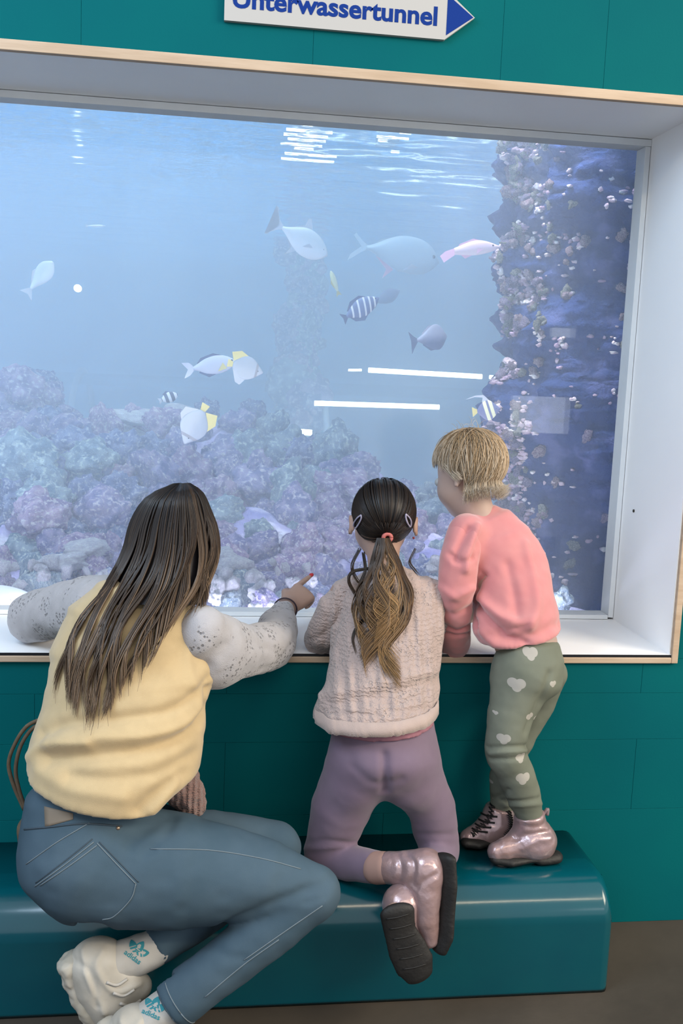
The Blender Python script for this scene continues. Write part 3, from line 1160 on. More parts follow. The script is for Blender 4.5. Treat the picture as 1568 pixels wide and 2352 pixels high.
def head(S, c, f, u, h, ear=0.335):
    """head of height h about its middle c, looking along f"""
    f = unit(f)
    u = unit(Vector(u) - f * Vector(u).dot(f))
    r = f.cross(u)
    c = Vector(c)
    W = lambda a, b, d: c + (r * a + f * b + u * d) * h
    ax = [r, f, u]
    S.ell(W(0, -0.07, 0.12), ax, (0.345 * h, 0.42 * h, 0.37 * h), 0.01)
    S.ell(W(0, 0.13, -0.14), ax, (0.285 * h, 0.27 * h, 0.33 * h), 0.03)
    S.ell(W(0, 0.24, -0.38), ax, (0.14 * h, 0.13 * h, 0.10 * h), 0.03)
    for s in (-1, 1):
        S.ell(W(0.17 * s, 0.24, -0.17), ax, (0.11 * h, 0.11 * h, 0.12 * h), 0.03)     # cheeks
        S.ell(W(0.145 * s, 0.415, 0.005), ax, (0.075 * h, 0.06 * h, 0.05 * h), 0.015, op=-1)
        # ear: a thin shell standing off the side of the head
        e = W(ear * s, -0.03, -0.06)
        ear_ax = [unit(r * s * 0.75 - f * 0.65), unit(f * 0.75 + r * s * 0.65), u]
        S.ell(e + (r * s * 0.02 - f * 0.02) * h, ear_ax, (0.030 * h, 0.075 * h, 0.125 * h), 0.012)
        S.ell(e + (r * s * 0.055 + f * 0.012) * h, ear_ax, (0.022 * h, 0.045 * h, 0.080 * h), 0.006, op=-1)
    S.tube([W(0, 0.40, 0.02), W(0, 0.455, -0.10), W(0, 0.44, -0.135)], [0.025 * h, 0.045 * h, 0.035 * h], 0.012)
    S.tube([W(-0.08, 0.375, -0.265), W(0, 0.40, -0.26), W(0.08, 0.375, -0.265)], [0.016 * h, 0.024 * h, 0.016 * h], 0.006)
    return W


def face_parts(W, h, parent, f):
    for s in (-1, 1):
        V = W(0.145 * s, 0.355, 0.005)
        bm = bmesh.new()
        bmesh.ops.create_uvsphere(bm, u_segments=14, v_segments=10, radius=0.058 * h, matrix=Matrix.Translation(V))
        e = bm_obj('eye', bm, EYEW, parent)
        bm = bmesh.new()
        bmesh.ops.create_uvsphere(bm, u_segments=10, v_segments=8, radius=0.030 * h, matrix=Matrix.Translation(V + unit(f) * 0.036 * h))
        bm_obj('iris', bm, IRIS, e)


def hand(S, w, d, n, L, curl=(0.5, 0.5, 0.5, 0.5), thumb=1, side=1):
    """palm and five fingers; w wrist, d pointing direction, n back-of-hand normal, L hand length"""
    d = unit(d)
    n = unit(Vector(n) - d * Vector(n).dot(d))
    s = d.cross(n) * side
    w = Vector(w)
    pal = w + d * 0.47 * L
    S.loft([w, w + d * 0.2 * L, pal], [s] * 3, [0.15 * L, 0.20 * L, 0.215 * L], [0.11 * L, 0.10 * L, 0.08 * L], 0.012, cap=0.6)
    tips = []
    for i, (off, ln) in enumerate(((0.155, 0.40), (0.052, 0.45), (-0.052, 0.42), (-0.15, 0.33))):
        p = pal + s * off * L - d * 0.03 * L
        a = 0.0
        pts, rad = [p], [0.054 * L]
        for k, fr in enumerate((0.45, 0.32, 0.23)):
            a += curl[i] * (0.9, 1.25, 0.8)[k]
            p = p + (d * math.cos(a) - n * math.sin(a)) * ln * L * fr
            pts.append(p)
            rad.append((0.050, 0.046, 0.038)[k] * L)
        S.tube(pts, rad, 0.003)
        tips.append((pts[-1], (pts[-1] - pts[-2]).normalized()))
    tb = w + d * 0.14 * L + s * 0.14 * L
    tp = tb + (d * 0.62 + s * 0.55 - n * 0.35) * 0.20 * L * thumb
    tq = tp + (d * 0.85 + s * 0.05 - n * 0.45) * 0.17 * L
    S.tube([tb, tp, tq], [0.075 * L, 0.058 * L, 0.044 * L], 0.006)
    return tips


def sdf_obj(name, S, vox, m, parent, it=2, folds=(), noise=None, fn=None):
    V, F = S.mesh(vox)
    if it:
        V = relax(V, F, it)
    if folds or noise or fn:
        N = mesh_normals(V, F)
        b0 = BVHTree.FromPolygons([tuple(v) for v in V], [tuple(q) for q in F.tolist()]) if folds else None
        for line, amp, width in folds:
            pts = []
            for q in (catmull([Vector(v)[:] for v in line], 14) if len(line) > 2 else line):
                d = (Vector(q) - CO).normalized()
                h = b0.ray_cast(CO, d)
                if h[0] is not None:
                    pts.append(h[0][:])
            if len(pts) > 1:
                V = crease(V, N, pts, amp, width)
        if noise:
            a, fr, sd = noise
            V = V + N * (a * fbm(V * np.array(fr), 3, sd))[:, None]
        if fn:
            V = fn(V, N)
    o = link(name, new_mesh(name, V, F), m, parent)
    b = BVHTree.FromPolygons([tuple(v) for v in V], [tuple(q) for q in F.tolist()])
    return o, b


def on_surf(b, px, py, off=0.001):
    d = (P(px, py, 0.0) - CO).normalized()
    h = b.ray_cast(CO, d)
    if h[0] is None:
        return None
    return h[0] + h[1] * off * (1 if h[1].dot(d) < 0 else -1)


def seam(name, b, pts, r, m, parent, off=0.0006, n=26):
    Q = catmull([(x, y, 0) for x, y in pts], n)
    L = [on_surf(b, q[0], q[1], off) for q in Q]
    L = [q for q in L if q is not None]
    if len(L) < 3:
        return None
    return tube_obj(name, np.array([q[:] for q in L]), r, m, parent, 5)


def hair_mat(name, dark, mid, light, rough=0.42):
    """three dyed tones blended along each strand by the strand's own attribute"""
    dark, mid, light = [tuple(q * 0.62 for q in c) for c in (dark, mid, light)]
    m = bpy.data.materials.new(name)
    m.use_nodes = True
    N, L = nt(m)
    b = N['Principled BSDF']
    b.inputs['Roughness'].default_value = rough
    b.inputs['Specular IOR Level'].default_value = 0.32
    a = N.new('ShaderNodeAttribute')
    a.attribute_name = 'tone'
    r = N.new('ShaderNodeValToRGB')
    r.color_ramp.elements[0].color = (*dark, 1)
    r.color_ramp.elements[0].position = 0.12
    r.color_ramp.elements[1].color = (*light, 1)
    r.color_ramp.elements[1].position = 0.95
    e = r.color_ramp.elements.new(0.55)
    e.color = (*mid, 1)
    L.new(a.outputs['Fac'], r.inputs['Fac'])
    L.new(r.outputs['Color'], b.inputs['Base Color'])
    return m


class Hair:
    def __init__(self):
        self.V, self.F, self.T = [], [], []
        self.n = 0

    def strand(self, path, r0, tone0, tone1, sides=3, power=1.0):
        path = np.asarray(path)
        n = len(path)
        T = np.gradient(path, axis=0)
        T /= np.linalg.norm(T, axis=1, keepdims=True) + 1e-9
        ref = np.array((0.2, 1.0, 0.1))
        u = np.cross(T, ref)
        u /= np.linalg.norm(u, axis=1, keepdims=True) + 1e-9
        w = np.cross(T, u)
        t = np.linspace(0, 1, n)
        r = r0 * np.clip(1.0 - t ** 3 * 0.85, 0.12, 1)
        for s in range(sides):
            a = 2 * math.pi * s / sides
            self.V.append(path + (math.cos(a) * u + math.sin(a) * w) * r[:, None])
            self.T.append(tone0 + (tone1 - tone0) * t ** power)
        b = self.n
        i = np.arange(n - 1)
        for s in range(sides):
            q = (s + 1) % sides
            self.F.append(np.stack([b + s * n + i, b + q * n + i, b + q * n + i + 1, b + s * n + i + 1], 1))
        self.n += n * sides

    def shell(self, V, F, tone):
        self.V.append(np.asarray(V))
        self.F.append(np.asarray(F) + self.n)
        self.T.append(np.broadcast_to(tone, (len(V),)))
        self.n += len(V)

    def build(self, name, m, parent):
        V = np.concatenate(self.V)
        F = np.concatenate(self.F)
        T = np.concatenate(self.T)
        me = bpy.data.meshes.new(name)
        me.vertices.add(len(V))
        me.vertices.foreach_set('co', V.astype(np.float32).ravel())
        k = F.shape[1]
        me.loops.add(len(F) * k)
        me.loops.foreach_set('vertex_index', F.astype(np.int32).ravel())
        me.polygons.add(len(F))
        me.polygons.foreach_set('loop_start', np.arange(0, len(F) * k, k, dtype=np.int32))
        me.polygons.foreach_set('loop_total', np.full(len(F), k, dtype=np.int32))
        me.update(calc_edges=True)
        at = me.attributes.new('tone', 'FLOAT', 'POINT')
        at.data.foreach_set('value', T.astype(np.float32))
        me.polygons.foreach_set('use_smooth', np.ones(len(me.polygons), dtype=bool))
        return link(name, me, m, parent)


def interp_rows(rows, y):
    for a, b in zip(rows[:-1], rows[1:]):
        if a[0] <= y <= b[0]:
            t = (y - a[0]) / (b[0] - a[0])
            return [a[i] + (b[i] - a[i]) * t for i in range(len(a))]
    return list(rows[0] if y < rows[0][0] else rows[-1])


def front_y(b, x, z, y0=-2.0):
    h = b.ray_cast(Vector((x, y0, z)), Vector((0, 1, 0)))
    return h[0].y if h[0] is not None else None


def hair_rows(H, rows, nst, seed, end_fn, bvhs, r0, tones, wave=(0.0, 1.5), clump=14, layers=4, t0=None, lift=0.004):
    """strands that fall through outline rows (row, x left, x right, y centre, half depth) of the hair"""
    rg = random.Random(seed)
    cl = [(rg.random(), rg.uniform(-1, 1), rg.uniform(0, 6.28), rg.uniform(0.6, 1.4)) for _ in range(clump)]
    cl.sort()
    top = rows[0][0]
    for k in range(nst):
        u = rg.random()
        c = min(cl, key=lambda q: abs(q[0] - u))
        layer = rg.random()
        end = end_fn(u) + rg.gauss(0, 16)
        if end < top + 40:
            continue
        n = 26
        pts = []
        for i in range(n):
            t = i / (n - 1)
            row = top + (end - top) * t
            _, xl, xr, yc, hd = interp_rows(rows, row)
            cu = u + (c[0] - u) * min(1, t ** 1.5) * 0.55
            w = wave[0] * math.sin(c[2] + t * 6.28 * wave[1] * c[3]) * t
            px = xl + (xr - xl) * cu + w + rg.uniform(-.6, .6)
            bul = math.sqrt(max(0, 1 - (2 * u - 1) ** 2))
            y = yc - hd * bul * (1 - 0.18 * layer) + 0.004 * c[1] * t
            p = P(px, row, y)
            for b in bvhs:
                fy = front_y(b, p.x, p.z)
                if fy is not None and p.y > fy - lift:
                    p.y = fy - lift - 0.010 * (1 - layer) * min(1, t * 2)
            pts.append(p[:])
        pts = np.array(pts)
        pts[1:-1] = 0.25 * pts[:-2] + 0.5 * pts[1:-1] + 0.25 * pts[2:]
        b0, b1 = tones(u, c[1], rg)
        H.strand(pts, r0 * rg.uniform(0.7, 1.3), b0, b1)


def rows_shell(H, rows, tone, shrink=0.93, nseg=28, n=22, upto=None):
    """closed inner body of the hair so that nothing shows through"""
    top, bot = rows[0][0], upto or rows[-1][0]
    V = []
    for j in range(n):
        row = top + (bot - top) * j / (n - 1)
        _, xl, xr, yc, hd = interp_rows(rows, row)
        cx, hw = (xl + xr) / 2, (xr - xl) / 2 * shrink
        for i in range(nseg):
            a = 2 * math.pi * i / nseg
            V.append(P(cx + hw * math.cos(a), row + 4, yc - hd * shrink * math.sin(a))[:])
    F = []
    for j in range(n - 1):
        for i in range(nseg):
            F.append((j * nseg + i, j * nseg + (i + 1) % nseg, (j + 1) * nseg + (i + 1) % nseg, (j + 1) * nseg + i))
    H.shell(np.array(V), np.array(F), tone)


def slerp(a, b, t):
    d = max(-1, min(1, a.dot(b)))
    o = math.acos(d)
    if o < 1e-4:
        return a.copy()
    return (a * math.sin((1 - t) * o) + b * math.sin(t * o)) / math.sin(o)


def knit(name, c1, rib=0.0, dots=0.0, fine=900.0, depth=0.35, rough=0.85, c2=None, axis='X', holes=False, sheen=0.3):
    """knitted cloth: fine stitch relief, optional upright ribs and openwork dots"""
    m = mat(name, c1, c2 or tuple(x * 0.92 for x in c1), scale=30, rough=rough, spec=0.15, sheen=sheen)
    N, L = nt(m)
    b = N['Principled BSDF']
    tc = N['Texture Coordinate']
    h = None

    def addh(sock, w):
        nonlocal h
        mu = N.new('ShaderNodeMath')
        mu.operation = 'MULTIPLY'
        mu.inputs[1].default_value = w
        L.new(sock, mu.inputs[0])
        if h is None:
            h = mu.outputs[0]
        else:
            ad = N.new('ShaderNodeMath')
            L.new(h, ad.inputs[0])
            L.new(mu.outputs[0], ad.inputs[1])
            h = ad.outputs[0]
    v = N.new('ShaderNodeTexVoronoi')
    v.inputs['Scale'].default_value = fine
    L.new(tc.outputs['Object'], v.inputs['Vector'])
    addh(v.outputs['Distance'], 0.25)
    if rib:
        w = N.new('ShaderNodeTexWave')
        w.wave_type = 'BANDS'
        w.bands_direction = axis
        w.inputs['Scale'].default_value = rib
        w.inputs['Distortion'].default_value = 1.2
        w.inputs['Detail Scale'].default_value = 1.5
        L.new(tc.outputs['Object'], w.inputs['Vector'])
        addh(w.outputs['Fac'], 1.0)
        z = N.new('ShaderNodeTexWave')
        z.bands_direction = 'Z'
        z.inputs['Scale'].default_value = rib * 2.4
        z.inputs['Distortion'].default_value = 6.0
        z.inputs['Detail Scale'].default_value = 3.0
        L.new(tc.outputs['Object'], z.inputs['Vector'])
        addh(z.outputs['Fac'], 0.5)
    if dots:
        d = N.new('ShaderNodeTexVoronoi')
        d.inputs['Scale'].default_value = dots
        L.new(tc.outputs['Object'], d.inputs['Vector'])
        n = N.new('ShaderNodeTexNoise')
        n.inputs['Scale'].default_value = 16
        L.new(tc.outputs['Object'], n.inputs['Vector'])
        r = N.new('ShaderNodeValToRGB')
        r.color_ramp.elements[0].position = 0.27
        r.color_ramp.elements[1].position = 0.40
        r.color_ramp.elements[0].color = (0, 0, 0, 1)
        L.new(d.outputs['Distance'], r.inputs['Fac'])
        g = N.new('ShaderNodeValToRGB')              # openwork only in some bands of the cloth
        g.color_ramp.elements[0].position = 0.50
        g.color_ramp.elements[1].position = 0.56
        g.color_ramp.elements[0].color = (1, 1, 1, 1)
        g.color_ramp.elements[1].color = (0, 0, 0, 1)
        L.new(n.outputs['Fac'], g.inputs['Fac'])
        mxx = N.new('ShaderNodeMath')
        mxx.operation = 'MAXIMUM'
        L.new(r.outputs['Color'], mxx.inputs[0])
        L.new(g.outputs['Color'], mxx.inputs[1])
        addh(mxx.outputs[0], 1.2)
        if holes:
            mx = N.new('ShaderNodeMix')
            mx.data_type = 'RGBA'
            src = b.inputs['Base Color'].links[0].from_socket
            L.new(mxx.outputs[0], mx.inputs['Factor'])
            mx.inputs[6].default_value = tuple(x * 0.22 for x in c1) + (1,)
            L.new(src, mx.inputs[7])
            L.new(mx.outputs[2], b.inputs['Base Color'])
    bp = N.new('ShaderNodeBump')
    bp.inputs['Strength'].default_value = depth
    bp.inputs['Distance'].default_value = 0.004
    L.new(h, bp.inputs['Height'])
    L.new(bp.outputs['Normal'], b.inputs['Normal'])
    return m

# ------------------------------------------------------------------ the woman on the bench
def B(S, pts, k=0.02, op=1):
    """round limb through photograph places: (x, y, depth, radius in photograph pixels)"""
    S.tube([P(x, y, d) for x, y, d, r in pts], [M(r, d) for x, y, d, r in pts], k, op)


def LF(S, pts, U, ry, k=0.02, op=1, cap=0.5):
    S.loft([P(x, y, d) for x, y, d, r in pts], [Vector(U)] * len(pts), [M(r, d) for x, y, d, r in pts], ry, k, op, cap)


woman = empty('person', P(250, 2130, -0.36), 'long haired woman in pale yellow vest and jeans sitting on the bench, pointing', 'person', 'visitors at the aquarium window')
VESTM = knit('pale_yellow_knit', (0.92, 0.70, 0.40), fine=700, depth=0.25)
LACE = knit('white_openwork_knit', (0.72, 0.70, 0.74), dots=120, fine=600, depth=0.6, holes=True)
DENIM = mat('washed_blue_denim', (0.078, 0.140, 0.195), (0.115, 0.185, 0.250), scale=9, rough=0.85, spec=0.2, bump=(900, 0.25, 0.001), lo=0.3, hi=0.7, detail=8)
STITCH = mat('pale_denim_stitch', (0.26, 0.33, 0.38), rough=0.8)
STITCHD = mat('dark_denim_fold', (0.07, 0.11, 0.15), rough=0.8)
whf = Vector((0.62, 0.75, -0.22))
S = Sdf()
wc = P(404, 1232, -0.185)
W = head(S, wc, whf, (0.08, 0.16, 1), 0.196)
B(S, [(385, 1290, -0.20, 50), (350, 1375, -0.24, 52)], 0.03)                       # neck
LF(S, [(320, 1395, -0.25, 105), (300, 1480, -0.265, 122), (292, 1600, -0.29, 112), (262, 1720, -0.33, 118), (215, 1850, -0.355, 125), (215, 1960, -0.37, 135)], (0.85, -0.5, 0.1), [.075, .095, .095, .10, .105, .10], 0.03)
B(S, [(450, 1440, -0.29, 46), (545, 1492, -0.18, 42), (630, 1482, -0.05, 36), (642, 1432, 0.07, 31), (652, 1402, 0.17, 22), (660, 1392, 0.19, 21)], 0.02)
tips = hand(S, P(660, 1394, 0.19), (0.50, 0.52, 0.30), (-0.15, -0.85, 0.55), 0.165, curl=(0.06, 1.15, 1.2, 1.2), side=-1)
B(S, [(225, 1400, -0.2, 46), (78, 1418, 0.06, 36), (150, 1432, 0.16, 30), (250, 1432, 0.20, 22)], 0.02)
hand(S, P(250, 1432, 0.2), (1, 0.15, 0.02), (0, -0.2, 1), 0.16, curl=(0.3, 0.3, 0.35, 0.4), side=1)
B(S, [(235, 1985, -0.40, 118), (400, 1995, -0.41, 112), (600, 2016, -0.43, 78), (712, 2046, -0.445, 56), (560, 2170, -0.47, 50), (400, 2300, -0.485, 34), (330, 2350, -0.49, 30)], 0.03)
B(S, [(300, 1945, -0.29, 90), (480, 1938, -0.28, 66), (630, 1948, -0.275, 50), (480, 2080, -0.34, 44), (345, 2190, -0.40, 32), (262, 2222, -0.405, 30)], 0.03)
B(S, [(262, 2222, -0.405, 28), (205, 2250, -0.405, 30), (250, 2340, -0.400, 24)], 0.02)
B(S, [(330, 2350, -0.49, 28), (270, 2390, -0.49, 28), (305, 2450, -0.488, 22)], 0.02)
sdf_obj('body', S, 0.0052, SKIN, woman, 1)
face_parts(W, 0.196, woman, whf)
NAIL = mat('red_nail_varnish', (0.75, 0.04, 0.06), rough=0.25)
tp, td = tips[0]
bm = bmesh.new()
bmesh.ops.create_uvsphere(bm, u_segments=10, v_segments=8, radius=1, matrix=Matrix.Translation(tp + td * 0.005 + Vector((-0.1, -0.6, .5)) * 0.003) @ td.to_track_quat('Z', 'Y').to_matrix().to_4x4() @ Matrix.Diagonal((0.0058, 0.0058, 0.009, 1)))
tag(bm_obj('fingernail', bm, NAIL, woman), 'red varnished nail of the pointing finger')

# jeans
S = Sdf()
LF(S, [(195, 1835, -0.355, 132), (196, 1900, -0.365, 142), (206, 1975, -0.38, 150)], (0.95, -0.3, 0.0), [.122, .128, .125], 0.03)
B(S, [(205, 1968, -0.40, 150), (290, 1990, -0.405, 140), (400, 1996, -0.41, 134), (600, 2017, -0.43, 94), (716, 2050, -0.445, 68)], 0.035)
B(S, [(716, 2052, -0.445, 66), (640, 2120, -0.46, 66), (560, 2180, -0.47, 64), (470, 2250, -0.48, 62), (405, 2298, -0.485, 62)], 0.012)
B(S, [(290, 1945, -0.29, 105), (480, 1938, -0.28, 76), (632, 1948, -0.275, 60)], 0.03)
B(S, [(628, 1952, -0.275, 58), (480, 2085, -0.34, 56), (362, 2172, -0.395, 46)], 0.012)
d1 = (P(405, 2298, -.485) - P(470, 2250, -.48)).normalized()
c1 = P(392, 2308, -0.485)
S.plane_cut(c1, d1, 0.004, lo=c1 - Vector((.16, .16, .16)), hi=c1 + Vector((.16, .09, .16)))
d2 = (P(362, 2172, -.395) - P(480, 2085, -.34)).normalized()
c2 = P(352, 2180, -0.395)
S.plane_cut(c2, d2, 0.004, lo=c2 - Vector((.09, .06, .06)), hi=c2 + Vector((.03, .09, .06)))
JF = [([P(500, 2126, -.5), P(580, 2095, -.5), P(660, 2062, -.5), P(745, 2040, -.5)], -0.006, 0.012),
      ([P(690, 2045, -.5), P(730, 2030, -.5), P(765, 2010, -.5)], -0.003, 0.008),
      ([P(700, 2075, -.5), P(745, 2062, -.5)], -0.003, 0.006),
      ([P(480, 2170, -.5), P(520, 2195, -.5), P(560, 2200, -.5)], -0.003, 0.010),
      ([P(300, 1935, -.5), P(345, 1900, -.5), P(385, 1870, -.5)], -0.006, 0.012),
      ([P(330, 1960, -.5), P(380, 1915, -.5), P(400, 1880, -.5)], -0.004, 0.010),
      ([P(270, 1925, -.5), P(310, 1945, -.5), P(350, 1950, -.5)], -0.004, 0.010)]
jeans, jb = sdf_obj('jeans', S, 0.0058, DENIM, woman, 2, JF, (0.0035, (9, 9, 12), 4))
for pts in ([(80, 2036), (150, 1985), (215, 1934)], [(92, 2034), (160, 1988), (222, 1942)], [(222, 1936), (268, 1985), (312, 2030)], [(312, 2030), (300, 2065), (262, 2104), (235, 2112)],
            [(345, 1950), (480, 1953), (600, 1972), (690, 1996)], [(560, 2205), (660, 2135), (740, 2080)], [(470, 2290), (560, 2215), (640, 2158)], [(60, 1985), (130, 1935), (205, 1890)]):
    seam('seam', jb, pts, 0.0011, STITCH, jeans)
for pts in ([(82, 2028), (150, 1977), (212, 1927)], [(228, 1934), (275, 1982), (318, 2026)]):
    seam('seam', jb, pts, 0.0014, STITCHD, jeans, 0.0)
# turned hem of the near leg
hv = []
ctr = P(400, 2302, -0.485)
a0 = unit(Vector((0, -1, 0)) - d1 * d1.dot(Vector((0, -1, 0))))
b0 = d1.cross(a0)
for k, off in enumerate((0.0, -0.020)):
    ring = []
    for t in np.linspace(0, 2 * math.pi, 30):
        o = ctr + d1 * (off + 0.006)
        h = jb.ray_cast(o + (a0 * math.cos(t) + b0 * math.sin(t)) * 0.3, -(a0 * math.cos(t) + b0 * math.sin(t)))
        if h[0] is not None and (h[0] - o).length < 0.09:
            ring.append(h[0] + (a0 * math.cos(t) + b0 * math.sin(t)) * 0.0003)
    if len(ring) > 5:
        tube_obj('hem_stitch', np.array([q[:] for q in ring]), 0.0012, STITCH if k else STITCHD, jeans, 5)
LEATHER = mat('tan_leather_patch', (0.36, 0.29, 0.22), rough=0.7)


def patch(name, b, poly, m, parent, off=0.0012, n=7):
    """a thin patch laid on a surface; poly: four corners in photograph places"""
    V, F = [], []
    for o in (off, -0.002):
        for i in range(n):
            for j in range(n):
                s, t = i / (n - 1), j / (n - 1)
                x = (1 - s) * ((1 - t) * poly[0][0] + t * poly[3][0]) + s * ((1 - t) * poly[1][0] + t * poly[2][0])
                y = (1 - s) * ((1 - t) * poly[0][1] + t * poly[3][1]) + s * ((1 - t) * poly[1][1] + t * poly[2][1])
                q = on_surf(b, x, y, o)
                V.append(q[:] if q is not None else (V[-1] if V else (0, 0, 0)))
    k = n * n
    for i in range(n - 1):
        for j in range(n - 1):
            a = i * n + j
            F.append((a, a + n, a + n + 1, a + 1))
            F.append((k + a, k + a + 1, k + a + n + 1, k + a + n))
    rim = [i for i in range(n)] + [i * n + n - 1 for i in range(1, n)] + [(n - 1) * n + i for i in range(n - 2, -1, -1)] + [i * n for i in range(n - 2, 0, -1)]
    for a, c in zip(rim, rim[1:] + rim[:1]):
        F.append((a, c, c + k, a + k))
    return link(name, new_mesh(name, V, F), m, parent)


tag(patch('leather_patch', jb, [(102, 1852), (168, 1868), (168, 1882), (104, 1900)], LEATHER, jeans), 'tan leather patch on the waistband')
BRASS = mat('brass_rivet', (0.75, 0.55, 0.40), rough=0.3, metal=0.8)
bm = bmesh.new()
bmesh.ops.create_uvsphere(bm, u_segments=8, v_segments=6, radius=0.0042, matrix=Matrix.Translation(on_surf(jb, 271, 1902, 0.0)))
bm_obj('rivet', bm, BRASS, jeans)
seam('waistband', jb, [(56, 1905), (110, 1900), (190, 1892), (280, 1898)], 0.0018, STITCHD, jeans)

# vest
S = Sdf()
LF(S, [(330, 1352, -0.225, 62), (318, 1392, -0.245, 112), (292, 1450, -0.26, 148), (280, 1520, -0.275, 165), (290, 1600, -0.30, 184), (284, 1665, -0.32, 188), (262, 1745, -0.345, 196), (238, 1815, -0.36, 186), (222, 1880, -0.37, 172)],
   (0.96, -0.26, -0.02), [.06, .088, .115, .135, .142, .146, .150, .150, .142], 0.02, cap=0.5)
B(S, [(405, 1420, -0.275, 42), (440, 1480, -0.29, 36), (455, 1560, -0.31, 32)], 0.05)
# lower edge of the vest, higher at the left and at the front
ha, hb = P(57, 1829, -0.47), P(322, 1889, -0.5)
hn = (hb - ha).cross(Vector((0, 1, 0.10))).normalized()
if hn.z > 0:
    hn = -hn
S.plane_cut(ha, hn, 0.006)
ha, hb = P(322, 1889, -0.5), P(404, 1826, -0.45)
hn = (hb - ha).cross(Vector((0.25, 1, 0))).normalized()
if hn.z > 0:
    hn = -hn
S.plane_cut(ha, hn, 0.006)
yv = -0.46
VF = [([P(482, 1585, yv), P(465, 1640, yv), P(420, 1690, yv), P(330, 1722, yv), P(210, 1735, yv), (P(110, 1745, yv))], -0.0150, 0.014),
      ([P(478, 1560, yv), P(440, 1600, yv), P(380, 1635, yv), P(250, 1652, yv), P(150, 1662, yv), P(100, 1690, yv)], -0.0105, 0.011),
      ([P(470, 1610, yv), P(430, 1665, yv), P(350, 1690, yv), P(220, 1695, yv), P(120, 1705, yv)], 0.0105, 0.014),
      ([P(70, 1740, yv), P(110, 1712, yv), P(200, 1712, yv)], 0.0105, 0.012),
      ([P(440, 1735, yv), P(360, 1775, yv), P(260, 1790, yv), P(160, 1785, yv)], -0.0075, 0.014),
      ([P(420, 1780, yv), P(350, 1830, yv), P(320, 1860, yv)], -0.0090, 0.014),
      ([P(400, 1800, yv), P(350, 1860, yv)], 0.0090, 0.012),
      ([P(90, 1770, yv), P(170, 1810, yv), P(280, 1830, yv)], 0.0075, 0.016),
      ([P(440, 1430, yv), P(430, 1520, yv), P(450, 1590, yv)], 0.0060, 0.012)]
vest, vb = sdf_obj('vest', S, 0.0055, VESTM, woman, 2, VF, (0.003, (8, 8, 10), 8))

# lace sleeves
S = Sdf()
B(S, [(462, 1455, -0.30, 62), (490, 1492, -0.26, 82), (560, 1496, -0.16, 62), (625, 1484, -0.055, 54), (640, 1440, 0.06, 45), (648, 1408, 0.15, 30)], 0.02)
B(S, [(470, 1530, -0.27, 40), (500, 1540, -0.24, 34)], 0.03)
c = P(650, 1400, 0.17)
S.plane_cut(c, (c - P(640, 1440, 0.06)), 0.004, lo=c - Vector((.08, .06, .06)), hi=c + Vector((.08, .1, .08)))
SFd = [([P(560, 1450, -.2), P(590, 1480, -.2), P(640, 1500, -.2)], -0.004, 0.010), ([P(600, 1540, -.2), P(640, 1520, -.1), P(675, 1470, -.1)], -0.004, 0.010), ([P(450, 1560, -.3), P(480, 1510, -.3), P(520, 1480, -.3)], -0.004, 0.012)]
sl, sb_ = sdf_obj('sleeve', S, 0.0052, LACE, woman, 2, SFd, (0.004, (16, 16, 16), 5))
S = Sdf()
B(S, [(240, 1392, -0.20, 72), (160, 1396, -0.06, 62), (76, 1416, 0.075, 57), (120, 1428, 0.14, 42), (200, 1432, 0.19, 32)], 0.02)
sl2, sb2 = sdf_obj('sleeve', S, 0.0055, LACE, woman, 2, (), (0.004, (16, 16, 16), 15))
HT = mat('dark_hair_tie', (0.05, 0.03, 0.05), rough=0.6)
wr = P(655, 1399, 0.175)
ax = (P(660, 1392, 0.19) - P(642, 1432, 0.07)).normalized()
e1 = unit(ax.cross(Vector((0, 0, 1))))
e2 = ax.cross(e1)
tube_obj('wrist_band', np.array([(wr + (e1 * math.cos(t) + e2 * math.sin(t)) * M(27, 0.17))[:] for t in np.linspace(0, 2 * math.pi, 26)]), 0.0022, HT, woman, 6)

# socks, shoes
SOCK = mat('off_white_sock', (0.76, 0.73, 0.68), (0.82, 0.79, 0.74), scale=20, rough=0.9, bump=(500, 0.3, 0.001))
SHOE = mat('cream_trainer', (0.74, 0.69, 0.60), (0.86, 0.81, 0.72), scale=11, rough=0.65, bump=(60, 0.25, 0.003), lo=0.42, hi=0.58)
SHOES = mat('cream_rubber_sole', (0.74, 0.69, 0.58), (0.82, 0.76, 0.66), scale=14, rough=0.55)
LOGO = mat('teal_sock_print', (0.05, 0.42, 0.50), rough=0.8)
SHADE = mat('grey_mesh_upper', (0.42, 0.40, 0.36), rough=0.8)


